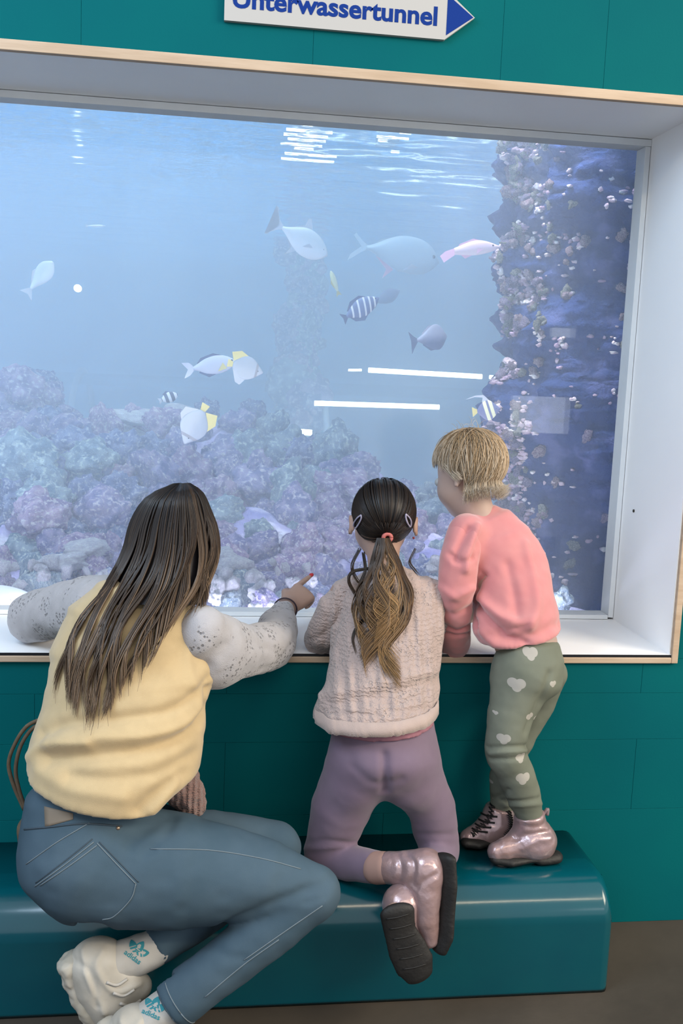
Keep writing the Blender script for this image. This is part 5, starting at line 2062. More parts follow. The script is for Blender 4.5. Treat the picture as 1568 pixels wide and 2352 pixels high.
def heart_leggings():
    m = mat('sage_heart_leggings', (0.26, 0.285, 0.225), (0.295, 0.32, 0.255), scale=14, rough=0.85, spec=0.15, bump=(600, 0.2, 0.001))
    N, L = nt(m)
    b = N['Principled BSDF']
    base = b.inputs['Base Color'].links[0].from_socket
    geo = N.new('ShaderNodeTexCoord')
    sep = N.new('ShaderNodeVectorMath')
    sep.operation = 'MULTIPLY'
    sep.inputs[1].default_value = (1, 0.0, 1)
    L.new(geo.outputs['Object'], sep.inputs[0])
    tot = None
    for x, y, r in ((1185, 1572, 19), (1152, 1692, 15), (1190, 1734, 14), (1196, 1783, 18), (1123, 1604, 10), (1214, 1645, 11), (1236, 1655, 9), (1222, 1505, 17), (1268, 1570, 9), (1140, 1640, 5), (1160, 1850, 7)):
        c = P(x, y, -0.2)
        R = M(r, -0.2)
        for ox, oz, rr in ((-0.42, 0.22, 0.62), (0.42, 0.22, 0.62), (0, -0.30, 0.55)):
            d = N.new('ShaderNodeVectorMath')
            d.operation = 'DISTANCE'
            L.new(sep.outputs[0], d.inputs[0])
            d.inputs[1].default_value = (c.x + ox * R, 0, c.z + oz * R)
            lt = N.new('ShaderNodeMath')
            lt.operation = 'LESS_THAN'
            L.new(d.outputs['Value'], lt.inputs[0])
            lt.inputs[1].default_value = rr * R
            if tot is None:
                tot = lt.outputs[0]
            else:
                mx = N.new('ShaderNodeMath')
                mx.operation = 'MAXIMUM'
                L.new(tot, mx.inputs[0])
                L.new(lt.outputs[0], mx.inputs[1])
                tot = mx.outputs[0]
    mix = N.new('ShaderNodeMix')
    mix.data_type = 'RGBA'
    L.new(tot, mix.inputs['Factor'])
    L.new(base, mix.inputs[6])
    mix.inputs[7].default_value = (0.34, 0.325, 0.295, 1)
    L.new(mix.outputs[2], b.inputs['Base Color'])
    return m


SAGE = heart_leggings()
S = Sdf()
LF(S, [(1214, 1492, -0.108, 74), (1216, 1522, -0.115, 81), (1212, 1565, -0.125, 80)], (0.88, -0.2, 0.1), [.08, .085, .085], 0.03)
B(S, [(1200, 1556, -0.14, 76), (1172, 1640, -0.165, 56), (1160, 1715, -0.178, 49), (1162, 1735, -0.177, 48)], 0.03)
B(S, [(1163, 1730, -0.178, 47), (1188, 1790, -0.168, 46), (1202, 1830, -0.160, 42), (1216, 1876, -0.155, 33)], 0.012)
B(S, [(1257, 1548, -0.085, 47), (1240, 1620, -0.078, 34), (1188, 1700, -0.07, 36)], 0.02)
B(S, [(1188, 1700, -0.07, 35), (1155, 1785, -0.06, 34), (1152, 1850, -0.055, 29)], 0.012)
yv = -0.2
TF = [([P(1120, 1718, yv), P(1165, 1716, yv), P(1210, 1714, yv)], -0.005, 0.005), ([P(1125, 1730, yv), P(1165, 1727, yv), P(1210, 1724, yv)], 0.004, 0.005), ([P(1128, 1745, yv), P(1170, 1744, yv), P(1215, 1736, yv)], -0.005, 0.005),
      ([P(1150, 1838, yv), P(1200, 1840, yv), P(1245, 1832, yv)], -0.004, 0.005), ([P(1160, 1850, yv), P(1205, 1851, yv), P(1248, 1845, yv)], 0.003, 0.005),
      ([P(1262, 1548, yv), P(1248, 1590, yv), P(1225, 1640, yv), P(1208, 1680, yv)], -0.006, 0.009), ([P(1125, 1835, yv), P(1150, 1828, yv), P(1165, 1815, yv)], -0.004, 0.006)]
sdf_obj('leggings', S, 0.0046, SAGE, child, 2, TF, (0.002, (16, 16, 18), 3))

S = Sdf()
LF(S, [(1102, 1182, 0.006, 46), (1112, 1205, 0.002, 70), (1134, 1250, -0.008, 92), (1160, 1310, -0.03, 101), (1180, 1380, -0.062, 98), (1190, 1440, -0.088, 100), (1212, 1484, -0.10, 92), (1222, 1510, -0.108, 88)], (0.90, -0.12, 0.20), [.036, .056, .076, .085, .090, .094, .092, .088], 0.02, cap=0.4)
B(S, [(1072, 1225, -0.035, 46), (1062, 1262, -0.05, 44)], 0.02)
B(S, [(1190, 1255, 0.045, 44), (1160, 1350, 0.085, 38), (1105, 1395, 0.145, 32), (1072, 1415, 0.20, 25)], 0.02)
B(S, [(1135, 1440, -0.10, 44), (1170, 1478, -0.11, 30)], 0.04)
ha, hb = P(1140, 1508, -0.2), P(1300, 1474, -0.2)
hn = (hb - ha).cross(Vector((0.1, 1, 0.1))).normalized()
hn = -hn if hn.z > 0 else hn
S.plane_cut(ha, hn, 0.006)
yv = -0.15
CF_ = [([P(1110, 1322, yv), P(1092, 1345, yv), P(1084, 1400, yv), P(1088, 1440, yv)], -0.0153, 0.009),
       ([P(1072, 1312, yv), P(1098, 1328, yv), P(1112, 1324, yv)], 0.0085, 0.008),
       ([P(1100, 1370, yv), P(1130, 1405, yv), P(1170, 1425, yv), P(1215, 1428, yv)], 0.0136, 0.013),
       ([P(1100, 1395, yv), P(1130, 1430, yv), P(1165, 1465, yv), P(1205, 1475, yv)], -0.0153, 0.011),
       ([P(1095, 1440, yv), P(1125, 1470, yv), P(1160, 1490, yv), P(1205, 1470, yv)], 0.0085, 0.010),
       ([P(1205, 1250, yv), P(1225, 1330, yv), P(1232, 1400, yv), P(1218, 1440, yv)], 0.0085, 0.012),
       ([P(1165, 1300, yv), P(1180, 1360, yv), P(1185, 1410, yv)], -0.0068, 0.012),
       ([P(1075, 1215, yv), P(1052, 1260, yv), P(1046, 1285, yv)], -0.0102, 0.008),
       ([P(1095, 1210, yv), P(1075, 1270, yv), P(1070, 1310, yv)], 0.0085, 0.008),
       ([P(1035, 1275, yv), P(1060, 1290, yv), P(1085, 1280, yv)], -0.0085, 0.008),
       ([P(1020, 1440, yv), P(1050, 1452, yv), P(1078, 1440, yv)], -0.0068, 0.007),
       ([P(1150, 1470, yv), P(1185, 1468, yv), P(1230, 1455, yv), P(1285, 1432, yv)], -0.006, 0.010)]
ARM_F = [q_ for q_ in CF_ if max(v.x for v in q_[0]) < P(1100, 1330, -0.15).x]
sw, swb = sdf_obj('sweatshirt', S, 0.0046, CORALM, child, 2, CF_, (0.0035, (13, 13, 13), 11))

S = Sdf()
B(S, [(1072, 1222, -0.035, 46), (1056, 1285, -0.07, 47), (1049, 1355, -0.082, 43), (1046, 1430, -0.04, 38), (1045, 1468, 0.0, 35)], 0.01)
B(S, [(1045, 1474, 0.004, 31), (1043, 1486, 0.014, 30)], 0.006)
sdf_obj('sleeve', S, 0.0046, CORALM, child, 2, ARM_F + [([P(1010, 1400, yv), P(1040, 1412, yv), P(1080, 1400, yv)], -0.006, 0.009), ([P(1012, 1350, yv), P(1045, 1372, yv), P(1085, 1352, yv)], 0.006, 0.010), ([P(1020, 1455, yv), P(1046, 1462, yv), P(1078, 1455, yv)], -0.005, 0.005)], (0.004, (16, 16, 16), 21))


def small_boot(shaft, foot, solep, y0, folds, ankle_cut):
    S = Sdf()
    B(S, shaft, 0.02)
    B(S, foot, 0.035)
    a, b_ = P(*shaft[0][:3]), P(*shaft[1][:3])
    c = a
    S.plane_cut(c, (a - b_).normalized(), 0.004, lo=c - Vector((.06, .06, .02)), hi=c + Vector((.06, .06, .06)))
    base = min(P(x, y, d).z - M(r, d) for x, y, d, r in foot) + 0.006
    bt, bb = sdf_obj('boot', S, 0.0038, GLIT, child, 1, folds, (0.0016, (34, 34, 34), 3))
    poly = [P(x, y, y0) for x, y in solep]
    return bt, bb


bt1, bb1 = small_boot([(1214, 1868, -0.156, 38), (1222, 1912, -0.156, 40), (1228, 1932, -0.157, 40)], [(1240, 1932, -0.157, 36), (1205, 1937, -0.160, 34), (1160, 1950, -0.166, 29), (1140, 1956, -0.168, 24)], [], -0.16,
                      [([P(1180, 1925, -.2), P(1215, 1918, -.2), P(1262, 1910, -.2)], -0.004, 0.006), ([P(1200, 1950, -.2), P(1225, 1935, -.2), P(1262, 1925, -.2)], 0.003, 0.006), ([P(1200, 1895, -.2), P(1230, 1900, -.2), P(1258, 1890, -.2)], -0.003, 0.006)], None)
bt2, bb2 = small_boot([(1148, 1852, -0.056, 34), (1142, 1885, -0.058, 37), (1138, 1905, -0.060, 38)], [(1146, 1898, -0.060, 34), (1115, 1910, -0.066, 30), (1085, 1920, -0.070, 24), (1075, 1923, -0.071, 21)], [], -0.06, [], None)


def boot_sole(pts, width, parent, zb=BH + 0.0004):
    """thick black sole with a heel block, standing on the bench"""
    a, b_ = PZ(*pts[0], zb), PZ(*pts[1], zb)
    d = (b_ - a).normalized()
    s_ = Vector((-d.y, d.x, 0)).normalized()
    L_ = (b_ - a).length
    q = lambda t, up: a + d * L_ * t + Vector((0, 0, up))
    S = Sdf()
    S.loft([q(0.10, .017), q(0.28, .0145), q(0.55, .0165), q(0.80, .0145), q(0.93, .0145)], [s_] * 5, [width * .62, width, width * .78, width * .88, width * .72], [.012, .0135, .010, .0135, .0135], 0.006, cap=1.4)
    S.loft([q(0.70, .010), q(0.93, .010)], [s_] * 2, [width * .86, width * .74], [.0105, .0105], 0.004, cap=1.4)
    return sdf_obj('sole', S, 0.0036, BLACK, parent, 1)[0]


boot_sole([(1122, 1990), (1284, 1978)], 0.030, bt1)
boot_sole([(1060, 1952), (1172, 1936)], 0.028, bt2)
LACEB = mat('black_lace', (0.012, 0.012, 0.013), rough=0.7)
for pts in ([(1130, 1850), (1126, 1875), (1112, 1892), (1096, 1905), (1085, 1918)], [(1166, 1862), (1172, 1885), (1170, 1905), (1160, 1920)]):
    Q = catmull([(x, y, 0) for x, y in pts], 26)
    zz = []
    for i, q in enumerate(Q):
        h = on_surf(bb2, q[0] + (4 if i % 2 else -4), q[1] + (3 if i % 2 else -3), 0.002)
        if h is not None:
            zz.append(h[:])
    if len(zz) > 4:
        tube_obj('zigzag_trim', np.array(zz), 0.0036, LACEB, bt2, 6)
for x, y in ((1114, 1888), (1106, 1899), (1098, 1909), (1120, 1874)):
    seam('lace', bb2, [(x - 14, y - 6), (x, y), (x + 22, y + 2)], 0.0024, LACEB, bt2, 0.002, 10)
PULL = mat('mauve_pull_tab', (0.40, 0.30, 0.33), rough=0.7)
tube_obj('pull_tab', catmull([P(1246, 1872, -0.156)[:], P(1257, 1858, -0.156)[:], P(1256, 1872, -0.156)[:]], 10), 0.0045, PULL, bt1, 6)

# fine blond hair
TH = hair_mat('fine_blond_hair', (0.09, 0.068, 0.05), (0.52, 0.36, 0.21), (1.15, 1.02, 0.85), rough=0.5)
tfu = tf.normalized()
tr = tfu.cross(Vector((-0.10, 0.12, 1)).normalized()).normalized()
tu = tr.cross(tfu)
thc = tc_ + (tfu * -0.06 + tu * 0.11) * 0.196
QX, QF, QU = 0.196 * 0.385, 0.196 * 0.455, 0.196 * 0.405


def skull2(v, s=1.0):
    v = v.normalized()
    k = 1 / math.sqrt((v.dot(tr) / QX) ** 2 + (v.dot(tfu) / QF) ** 2 + (v.dot(tu) / QU) ** 2)
    return thc + v * k * s


H = Hair()
SV = []
for i in range(24):
    for j in range(40):
        th = math.pi * i / 23
        ph = 2 * math.pi * j / 40
        v = (tr * math.sin(th) * math.cos(ph) + tfu * math.sin(th) * math.sin(ph) + tu * math.cos(th)).normalized()
        s_ = 0.985
        fr = v.dot(tfu) - 0.15 - 0.35 * v.dot(tu)
        if fr > 0:
            s_ -= min(0.2, fr * 0.35)
        if v.dot(tu) < -0.5:
            s_ = 0.9
        SV.append(skull2(v, s_)[:])
H.shell(np.array(SV), np.array(SF_), 0.38)
crown = (tu * 0.9 - tfu * 0.35 + tr * 0.05).normalized()
rg = random.Random(8)
for k in range(2300):
    a = rg.uniform(0, 2 * math.pi)
    cf = math.cos(a)
    rim = (tfu * cf + tr * math.sin(a)).normalized()
    low = 0.30 if cf > 0.45 else (0.05 if cf > 0.1 else (-0.25 if cf > -0.2 else -1.0))
    ve = (rim * 1.0 + tu * (low + rg.uniform(-.14, .10))).normalized()
    v0 = (crown + Vector((rg.gauss(0, .16), rg.gauss(0, .16), rg.gauss(0, .16)))).normalized()
    n = 18
    pts = []
    lf = rg.uniform(0.02, 0.13) if rg.random() < .6 else rg.uniform(0, 0.05)
    sw_ = rg.gauss(0, 0.05)
    for i in range(n):
        t = i / (n - 1)
        q = skull2(slerp(v0, ve, t), 1.0 + lf * math.sin(math.pi * min(1, t * .8 + .1)) + 0.03 * t)
        pts.append((q + tr * sw_ * 0.05 * math.sin(t * 5))[:])
    e = Vector(pts[-1])
    if cf < -0.2:                                              # the ends fall to the collar and flick out
        out = (rim * 0.9 + Vector((0.35, -0.25, 0.0)) * rg.uniform(0, 1.2)).normalized()
        fl_ = rg.uniform(-.3, 1.7)
        fall = rg.uniform(0.016, 0.044)
        for t in (0.35, 0.7, 1.0, 1.25):
            pts.append((e + Vector((0, 0, -1)) * fall * min(t, 1.0 + (1 - t) * .6) + out * (0.004 * t + 0.022 * max(0, t - .45) ** 1.5 * fl_))[:])
    elif cf < 0.25:
        for t in (0.5, 1.0):
            pts.append((e - tu * 0.016 * t - tfu * 0.012 * t + rim * 0.002)[:])
    st = rg.random()
    dark = 0.10 if rg.random() < 0.28 else 0.36
    H.strand(np.array(pts), 0.0010 * rg.uniform(.7, 1.3), dark + .2 * st, 0.62 + 0.36 * st)
for k in range(26):                                            # flyaway hairs on the crown
    v0 = (crown + Vector((rg.gauss(0, .35), rg.gauss(0, .35), rg.gauss(0, .25)))).normalized()
    p = skull2(v0, 1.0)
    w = Vector((rg.gauss(0, 1), rg.gauss(0, 1), rg.gauss(.3, .6))).normalized()
    q = [(p + v0 * 0.016 * math.sin(t * 2.4) + w * 0.03 * t)[:] for t in np.linspace(0, 1, 8)]
    H.strand(np.array(q), 0.0005, .6, .9)
H.build('hair', TH, child)

TONE[0] = 1.0

# ------------------------------------------------------------------ fish
def fishmat(name, top, belly, rough=0.35, stripes=None, metal=0.0, spots=None):
    """back and belly tones, with optional upright bars (positions along the body, width, colour)"""
    m = bpy.data.materials.new(name)
    m.use_nodes = True
    N, L = nt(m)
    b = N['Principled BSDF']
    b.inputs['Roughness'].default_value = rough
    b.inputs['Metallic'].default_value = metal
    tc = N.new('ShaderNodeTexCoord')
    se = N.new('ShaderNodeSeparateXYZ')
    L.new(tc.outputs['Object'], se.inputs[0])
    mr = N.new('ShaderNodeMapRange')
    mr.inputs[1].default_value = -0.12
    mr.inputs[2].default_value = 0.12
    L.new(se.outputs['Z'], mr.inputs[0])
    n = N.new('ShaderNodeTexNoise')
    n.inputs['Scale'].default_value = 9
    n.inputs['Detail'].default_value = 5
    L.new(tc.outputs['Object'], n.inputs['Vector'])
    ad = N.new('ShaderNodeMath')
    ad.operation = 'MULTIPLY_ADD'
    ad.inputs[1].default_value = 0.5
    L.new(n.outputs['Fac'], ad.inputs[0])
    su = N.new('ShaderNodeMath')
    su.operation = 'SUBTRACT'
    su.inputs[1].default_value = 0.25
    L.new(mr.outputs[0], su.inputs[0])
    L.new(su.outputs[0], ad.inputs[2])
    mix = N.new('ShaderNodeMix')
    mix.data_type = 'RGBA'
    L.new(ad.outputs[0], mix.inputs['Factor'])
    mix.inputs[6].default_value = (*belly, 1)
    mix.inputs[7].default_value = (*top, 1)
    out = mix.outputs[2]
    if stripes:
        pos, wd, colr, lean = stripes
        ln = N.new('ShaderNodeMath')
        ln.operation = 'MULTIPLY_ADD'
        ln.inputs[1].default_value = lean
        L.new(se.outputs['Z'], ln.inputs[0])
        L.new(se.outputs['X'], ln.inputs[2])
        tot = None
        for p_ in pos:
            d = N.new('ShaderNodeMath')
            d.operation = 'SUBTRACT'
            d.inputs[1].default_value = p_
            L.new(ln.outputs[0], d.inputs[0])
            a = N.new('ShaderNodeMath')
            a.operation = 'ABSOLUTE'
            L.new(d.outputs[0], a.inputs[0])
            t = N.new('ShaderNodeMath')
            t.operation = 'LESS_THAN'
            t.inputs[1].default_value = wd
            L.new(a.outputs[0], t.inputs[0])
            if tot is None:
                tot = t.outputs[0]
            else:
                mx = N.new('ShaderNodeMath')
                mx.operation = 'MAXIMUM'
                L.new(tot, mx.inputs[0])
                L.new(t.outputs[0], mx.inputs[1])
                tot = mx.outputs[0]
        m2 = N.new('ShaderNodeMix')
        m2.data_type = 'RGBA'
        L.new(tot, m2.inputs['Factor'])
        L.new(out, m2.inputs[6])
        m2.inputs[7].default_value = (*colr, 1)
        out = m2.outputs[2]
    L.new(out, b.inputs['Base Color'])
    return m


FISHEYE = mat('fish_eye', (0.02, 0.02, 0.025), rough=0.15)


def fish(label, px, py, y, lpx, ang, yaw, prof, fins, bm_, fm, thick=0.13, eye=(0.40, 0.02), flip=False, name='fish', cat='fish', roll=0.0):
    """prof: (x, bottom, top) along a body of length 1, nose at +0.5; fins: (name, outline in x/z, material)"""
    c = P(px, py, y)
    L_ = M(lpx, y)
    root = empty(name, c, label, cat, 'fish in the aquarium')
    n = 22
    V, F = [], []
    xs = np.array([q[0] for q in prof])
    ts = np.linspace(xs[0], xs[-1], 79)
    bo = np.interp(ts, xs, [q[1] for q in prof])
    to = np.interp(ts, xs, [q[2] for q in prof])
    for _ in range(60):
        bo[1:-1] = .25 * bo[:-2] + .5 * bo[1:-1] + .25 * bo[2:]
        to[1:-1] = .25 * to[:-2] + .5 * to[1:-1] + .25 * to[2:]
    ts, bo, to = ts[::3], bo[::3], to[::3]
    for x, b_, t_ in zip(ts, bo, to):
        cz, hz = (b_ + t_) / 2, max((t_ - b_) / 2, 0.004)
        w = thick * 0.5 * (max(0.0, 1 - ((x - 0.12) / 0.64) ** 2)) ** 0.7 + 0.006
        w = min(w, hz * 1.3)
        for i in range(n):
            a = 2 * math.pi * i / n
            V.append((x, w * math.cos(a) * (abs(math.cos(a)) ** 0.15 if math.cos(a) else 1), cz + hz * math.sin(a)))
    k = len(ts)
    for j in range(k - 1):
        for i in range(n):
            F.append((j * n + i, (j + 1) * n + i, (j + 1) * n + (i + 1) % n, j * n + (i + 1) % n))
    F.append(tuple(range(n)))
    F.append(tuple(range((k - 1) * n, k * n))[::-1])
    sx = -1 if flip else 1
    R = Matrix.Rotation(-math.radians(ang), 4, 'Y') if not flip else Matrix.Rotation(math.radians(ang), 4, 'Y')
    base = Matrix.Rotation(math.radians(yaw + (180 if flip else 0)), 4, 'Z')
    if flip:
        R = Matrix.Rotation(-math.radians(ang), 4, 'Y')
    root.matrix_world = Matrix.Translation(c) @ base @ R @ Matrix.Rotation(math.radians(roll), 4, 'X') @ Matrix.Scale(L_, 4)
    bpy.context.view_layer.update()

    def add(nm, V, F, m, par, smooth=True):
        o = bpy.data.objects.new(nm, new_mesh(nm, V, F, smooth))
        o.data.materials.append(m)
        COL.objects.link(o)
        o.parent = par
        return o
    body = add('body', V, F, bm_, root)
    for nm, poly, m in fins:
        side = 0.0
        if nm == 'pectoral_fin':
            vv = []
            for s in (-1, 1):
                Vp = [(x, s * (thick * 0.5 + 0.004 + 0.10 * abs(x - poly[0][0])), z) for x, z in poly] + [(x, s * (thick * 0.5 + 0.009 + 0.10 * abs(x - poly[0][0])), z) for x, z in poly]
                q = len(poly)
                Fp = [tuple(range(q)), tuple(range(2 * q - 1, q - 1, -1))] + [(i, i + q, (i + 1) % q + q, (i + 1) % q) for i in range(q)]
                add(nm, Vp, Fp, m, root, False)
            continue
        q = len(poly)
        Vp = [(x, -0.006, z) for x, z in poly] + [(x, 0.006, z) for x, z in poly]
        Fp = [tuple(range(q)), tuple(range(2 * q - 1, q - 1, -1))] + [(i, i + q, (i + 1) % q + q, (i + 1) % q) for i in range(q)]
        add(nm, Vp, Fp, m, root, False)
    for s in (-1, 1):
        bmm = bmesh.new()
        ew = min(thick * 0.40, 0.05)
        bmesh.ops.create_uvsphere(bmm, u_segments=10, v_segments=8, radius=0.020, matrix=Matrix.Translation((eye[0], s * ew, eye[1])))
        me = bpy.data.meshes.new('eye')
        bmm.to_mesh(me)
        bmm.free()
        me.materials.append(FISHEYE)
        o = bpy.data.objects.new('eye', me)
        COL.objects.link(o)
        o.parent = root
    return root


SILV = fishmat('silver_fish_skin', (0.62, 0.66, 0.66), (0.92, 0.90, 0.88), 0.4)
SILVF = mat('pale_fin', (0.58, 0.58, 0.60), rough=0.5)
PALEF = fishmat('pale_blue_fish_skin', (0.46, 0.58, 0.64), (0.62, 0.72, 0.76), 0.4)
PINKF = fishmat('pink_fish_skin', (0.80, 0.52, 0.58), (0.88, 0.74, 0.70), 0.5)
PINKFIN = mat('pink_fin', (0.85, 0.50, 0.60), rough=0.6)
YEL = mat('yellow_fin', (0.75, 0.62, 0.22), rough=0.5)
YELB = fishmat('yellow_fish_skin', (0.80, 0.78, 0.40), (0.85, 0.82, 0.55), 0.5)
DARKB = fishmat('dark_blue_fish_skin', (0.14, 0.17, 0.30), (0.07, 0.09, 0.20), 0.6)
DARKF = mat('dark_blue_fin', (0.08, 0.10, 0.20), rough=0.6)
GREYP = fishmat('mauve_grey_fish_skin', (0.55, 0.50, 0.58), (0.10, 0.11, 0.24), 0.5)
STRIPE = fishmat('barred_fish_skin', (0.16, 0.19, 0.34), (0.12, 0.14, 0.28), 0.5, stripes=((-0.22, -0.06, 0.10, 0.235, 0.36), 0.022, (0.85, 0.80, 0.74), -0.35))
TANG = fishmat('grey_tang_skin', (0.55, 0.56, 0.66), (0.66, 0.66, 0.74), 0.45)
PALEB = fishmat('cream_butterflyfish_skin', (0.40, 0.43, 0.48), (0.52, 0.53, 0.55), 0.4, stripes=((0.30,), 0.035, (0.30, 0.28, 0.30), 0.0))
DAMS = fishmat('black_and_white_skin', (0.05, 0.06, 0.12), (0.05, 0.06, 0.12), 0.5, stripes=((-0.30, 0.02, 0.36), 0.075, (0.92, 0.90, 0.88), 0.0))
IDOL = fishmat('banner_fish_skin', (0.16, 0.17, 0.30), (0.20, 0.20, 0.32), 0.5, stripes=((0.18, -0.05), 0.07, (0.88, 0.82, 0.50), 0.2))

jack = [(-0.33, -.025, .025), (-0.27, -.03, .035), (-0.15, -.13, .12), (0.0, -.21, .20), (0.15, -.235, .215), (0.30, -.21, .18), (0.42, -.14, .11), (0.48, -.07, .04), (0.5, -.03, .0)]
fork = ('tail_fin', [(-0.30, .02), (-0.30, -.02), (-0.38, -.06), (-0.54, -.22), (-0.50, -.20), (-0.39, 0.0), (-0.52, .24), (-0.56, .25), (-0.40, .07)])
fish('silver pompano with forked tail, swimming right and down at the middle of the water', 690, 548, 1.5, 142, -25, 12, jack,
     [(fork[0], fork[1], SILVF), ('dorsal_fin', [(0.12, .20), (0.02, .36), (-0.02, .33), (-0.02, .22), (-0.22, .08), (-0.2, .05), (0.1, .16)], SILVF), ('anal_fin', [(0.02, -.2), (-0.12, -.34), (-0.08, -.2), (-0.22, -.07), (-0.2, -.04)], SILVF), ('pectoral_fin', [(0.22, -.05), (0.06, -.12), (0.14, -.02)], SILVF)], SILV, SILVF, 0.15, (0.39, .02))
fish('large pale see-through looking pompano, broad and facing right, near the dark rock column', 912, 582, 2.0, 205, -6, 10, [(-0.36, -.02, .02), (-0.28, -.03, .04), (-0.15, -.12, .13), (0.0, -.18, .20), (0.18, -.20, .215), (0.32, -.18, .19), (0.43, -.13, .13), (0.49, -.06, .05), (0.5, -.02, .0)],
     [('tail_fin', [(-0.33, .02), (-0.33, -.02), (-0.40, -.05), (-0.55, -.17), (-0.53, -.10), (-0.42, 0.0), (-0.52, .10), (-0.5, .13), (-0.40, .05)], PALEF), ('dorsal_fin', [(0.05, .20), (-0.2, .12), (-0.26, .06), (-0.1, .12)], PALEF), ('anal_fin', [(-0.02, -.18), (-0.13, -.29), (-0.10, -.19), (-0.24, -.07), (-0.1, -.13)], PINKFIN), ('pectoral_fin', [(0.24, -.12), (0.06, -.18), (0.16, -.09)], SILVF)], PALEF, PALEF, 0.12, (0.41, .03))
fish('pink wrasse with a paddle tail heading right to the dark rock column', 1082, 574, 1.05, 128, 8, -8, [(-0.30, -.055, .06), (-0.2, -.07, .09), (0.0, -.10, .15), (0.15, -.10, .16), (0.3, -.08, .12), (0.42, -.05, .06), (0.5, -.015, .015)],
     [('tail_fin', [(-0.28, .06), (-0.28, -.05), (-0.50, -.17), (-0.56, -.05), (-0.46, .02)], PINKFIN), ('dorsal_fin', [(0.2, .14), (0.05, .19), (-0.2, .12), (-0.22, .08)], PINKFIN), ('anal_fin', [(0.02, -.09), (-0.12, -.14), (-0.2, -.06)], PINKFIN), ('pectoral_fin', [(0.2, -.02), (0.08, -.08), (0.1, .0)], PINKFIN)], PINKF, PINKFIN, 0.13, (0.38, .03))
fish('small slim yellow fish seen almost end on, above the barred fish', 768, 648, 1.6, 52, 115, 25, [(-0.4, -.04, .04), (-0.2, -.09, .1), (0.1, -.13, .14), (0.35, -.1, .1), (0.5, -.02, .02)],
     [('tail_fin', [(-0.36, .03), (-0.36, -.03), (-0.62, -.14), (-0.56, 0), (-0.62, .14)], YEL), ('dorsal_fin', [(0.2, .12), (0.0, .2), (-0.25, .1), (-0.2, .06)], YEL)], YELB, YEL, 0.2, (0.38, .03))
fish('dark blue fish with white bars, nosing up to the right in mid water', 828, 708, 1.35, 98, 33, 5, [(-0.38, -.03, .04), (-0.3, -.08, .08), (-0.1, -.2, .19), (0.1, -.22, .22), (0.3, -.16, .15), (0.42, -.09, .06), (0.5, -.02, .0)],
     [('tail_fin', [(-0.36, .03), (-0.36, -.03), (-0.50, -.14), (-0.47, 0), (-0.50, .14)], DARKF), ('dorsal_fin', [(0.25, .16), (0.1, .27), (-0.15, .25), (-0.32, .1), (-0.25, .06)], DARKF), ('anal_fin', [(0.1, -.2), (-0.05, -.29), (-0.25, -.2), (-0.32, -.07)], DARKF)], STRIPE, DARKF, 0.14, (0.40, .02))
fish('blurry dark blue fish in the haze behind the barred fish', 888, 682, 2.7, 70, 30, 10, [(-0.38, -.03, .04), (-0.3, -.08, .08), (-0.1, -.2, .19), (0.1, -.24, .24), (0.3, -.18, .17), (0.42, -.09, .06), (0.5, -.02, .0)],
     [('tail_fin', [(-0.36, .03), (-0.36, -.03), (-0.52, -.14), (-0.47, 0), (-0.52, .14)], DARKF)], DARKB, DARKF, 0.16, (0.40, .02))
fish('mauve grey tang with dark belly and broad tail, below the barred fish', 982, 778, 1.45, 96, 10, 18, [(-0.30, -.03, .03), (-0.24, -.04, .045), (-0.05, -.17, .18), (0.12, -.28, .30), (0.27, -.31, .33), (0.38, -.26, .27), (0.46, -.15, .14), (0.5, -.05, .04)],
     [('tail_fin', [(-0.28, .03), (-0.28, -.04), (-0.40, -.2), (-0.46, -.30), (-0.45, 0), (-0.50, .22), (-0.38, .10)], DARKF), ('dorsal_fin', [(0.2, .30), (0.05, .30), (-0.15, .14), (-0.1, .10)], GREYP), ('anal_fin', [(0.2, -.28), (0.05, -.29), (-0.15, -.13), (-0.1, -.08)], DARKF)], GREYP, DARKF, 0.17, (0.42, .05))
fish('grey surgeonfish with yellow fins swimming right behind the cream butterflyfish', 482, 840, 1.25, 118, 12, 6, [(-0.32, -.03, .03), (-0.26, -.04, .05), (-0.1, -.14, .14), (0.1, -.18, .18), (0.28, -.16, .16), (0.42, -.10, .09), (0.5, -.03, .02)],
     [('tail_fin', [(-0.30, .03), (-0.30, -.03), (-0.40, -.12), (-0.52, -.16), (-0.42, 0), (-0.52, .14), (-0.38, .12)], TANG), ('dorsal_fin', [(0.25, .16), (0.1, .22), (-0.15, .17), (-0.24, .07)], DARKF), ('anal_fin', [(0.1, -.17), (-0.05, -.21), (-0.22, -.1), (-0.2, -.05)], DARKF), ('pectoral_fin', [(0.24, .02), (0.12, -.13), (0.30, -.10)], YEL)], TANG, TANG, 0.14, (0.42, .03))
fish('cream butterflyfish with a yellow back edge in front of the grey surgeonfish', 566, 846, 1.1, 76, -12, 8, [(-0.42, -.06, .1), (-0.3, -.22, .22), (-0.1, -.34, .36), (0.1, -.33, .36), (0.27, -.23, .25), (0.4, -.11, .1), (0.5, -.03, .02)],
     [('dorsal_fin', [(-0.02, .36), (-0.25, .46), (-0.52, .36), (-0.42, .12), (-0.2, .28)], YEL), ('anal_fin', [(0.05, -.30), (-0.10, -.52), (-0.25, -.46), (-0.4, -.1), (-0.2, -.26)], SILVF), ('tail_fin', [(-0.4, .08), (-0.4, -.05), (-0.58, -.1), (-0.58, .14)], YEL)], PALEB, SILVF, 0.12, (0.34, .0))
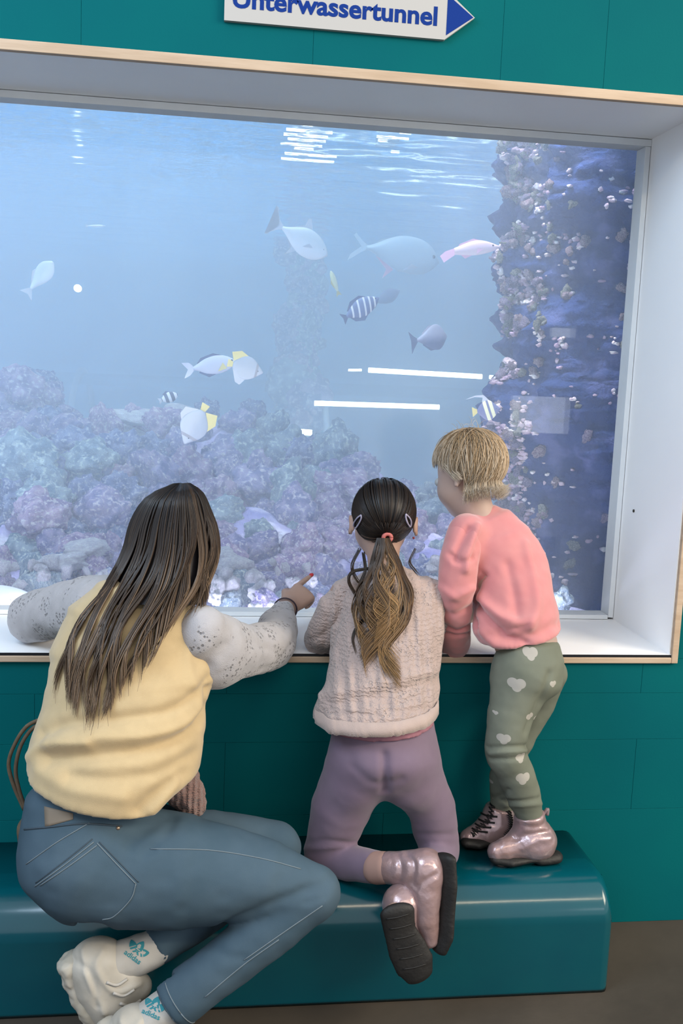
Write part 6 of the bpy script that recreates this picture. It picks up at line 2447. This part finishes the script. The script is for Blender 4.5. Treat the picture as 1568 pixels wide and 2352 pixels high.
fish('small black and white banded damselfish above the pale slab', 388, 913, 1.6, 42, 22, 12, [(-0.4, -.08, .08), (-0.2, -.24, .24), (0.1, -.3, .3), (0.32, -.22, .22), (0.45, -.1, .09), (0.5, -.03, .03)],
     [('tail_fin', [(-0.38, .07), (-0.38, -.07), (-0.6, -.18), (-0.54, 0), (-0.6, .18)], SILVF), ('dorsal_fin', [(0.15, .28), (-0.05, .38), (-0.28, .26), (-0.2, .2)], DARKF)], DAMS, DARKF, 0.2, (0.40, .05))
fish('pale butterflyfish with yellow tail drifting down before the reef', 446, 978, 1.0, 92, -118, 20, [(-0.42, -.06, .08), (-0.3, -.22, .22), (-0.1, -.36, .36), (0.1, -.37, .36), (0.27, -.25, .25), (0.4, -.12, .1), (0.5, -.03, .02)],
     [('dorsal_fin', [(0.0, .34), (-0.25, .48), (-0.5, .40), (-0.42, .10), (-0.2, .28)], YEL), ('anal_fin', [(0.05, -.34), (-0.10, -.46), (-0.3, -.42), (-0.4, -.1)], SILVF), ('tail_fin', [(-0.4, .07), (-0.4, -.05), (-0.6, -.1), (-0.6, .12)], YEL)], PALEB, SILVF, 0.12, (0.34, .0))
fish('banner fish with a long white back filament beside the dark rock column', 1120, 942, 0.85, 58, 10, -20, [(-0.42, -.06, .08), (-0.3, -.22, .24), (-0.1, -.42, .40), (0.1, -.42, .40), (0.27, -.28, .26), (0.4, -.12, .1), (0.5, -.03, .02)],
     [('dorsal_fin', [(0.1, .38), (-0.1, .62), (-0.45, .64), (-0.85, .52), (-0.45, .58), (-0.15, .52), (-0.2, .34)], SILVF), ('anal_fin', [(0.0, -.40), (-0.2, -.62), (-0.35, -.2)], DARKF), ('tail_fin', [(-0.4, .07), (-0.4, -.05), (-0.62, -.2), (-0.62, .2)], YEL)], IDOL, DARKF, 0.13, (0.34, .02))
fish('silver fish curving up to the right at the far left of the water', 92, 638, 1.7, 88, 52, 15, [(-0.36, -.03, .03), (-0.25, -.06, .06), (0.0, -.18, .17), (0.18, -.22, .23), (0.33, -.18, .22), (0.43, -.10, .15), (0.5, -.02, .05)],
     [('tail_fin', [(-0.34, .03), (-0.34, -.03), (-0.58, -.2), (-0.50, -.02), (-0.56, .18)], SILVF), ('dorsal_fin', [(0.15, .2), (0.0, .24), (-0.25, .08), (-0.2, .06)], SILVF)], SILV, SILVF, 0.16, (0.42, .05))
fish('tiny slender silver fish high in the water at the left', 220, 519, 2.2, 40, 4, 5, [(-0.4, -.02, .02), (-0.1, -.07, .07), (0.2, -.08, .08), (0.4, -.05, .05), (0.5, -.01, .01)],
     [('tail_fin', [(-0.38, .02), (-0.38, -.02), (-0.56, -.09), (-0.5, 0), (-0.56, .09)], SILVF)], SILV, SILVF, 0.12, (0.40, .02))

# a big smooth pale shell lying on the rubble at the left edge
SHELL = mat('smooth_white_shell', (0.86, 0.82, 0.80), (0.90, 0.88, 0.84), scale=5, rough=0.45)
S = Sdf()
S.ell(P(10, 1378, 0.56), (unit((1, 0, -0.14)), unit((0, 1, 0)), unit((0.14, 0, 1))), (M(74, .56), 0.06, M(30, .56)), 0.02)
S.ell(P(-20, 1386, 0.55), (unit((1, 0, 0)), unit((0, 1, 0)), unit((0, 0, 1))), (M(70, .56), 0.055, M(34, .56)), 0.02)
sh, _ = sdf_obj('seashell', S, 0.005, SHELL, None, 1)
tag(sh, 'large smooth white shell against the glass at the lower left corner', 'shell')
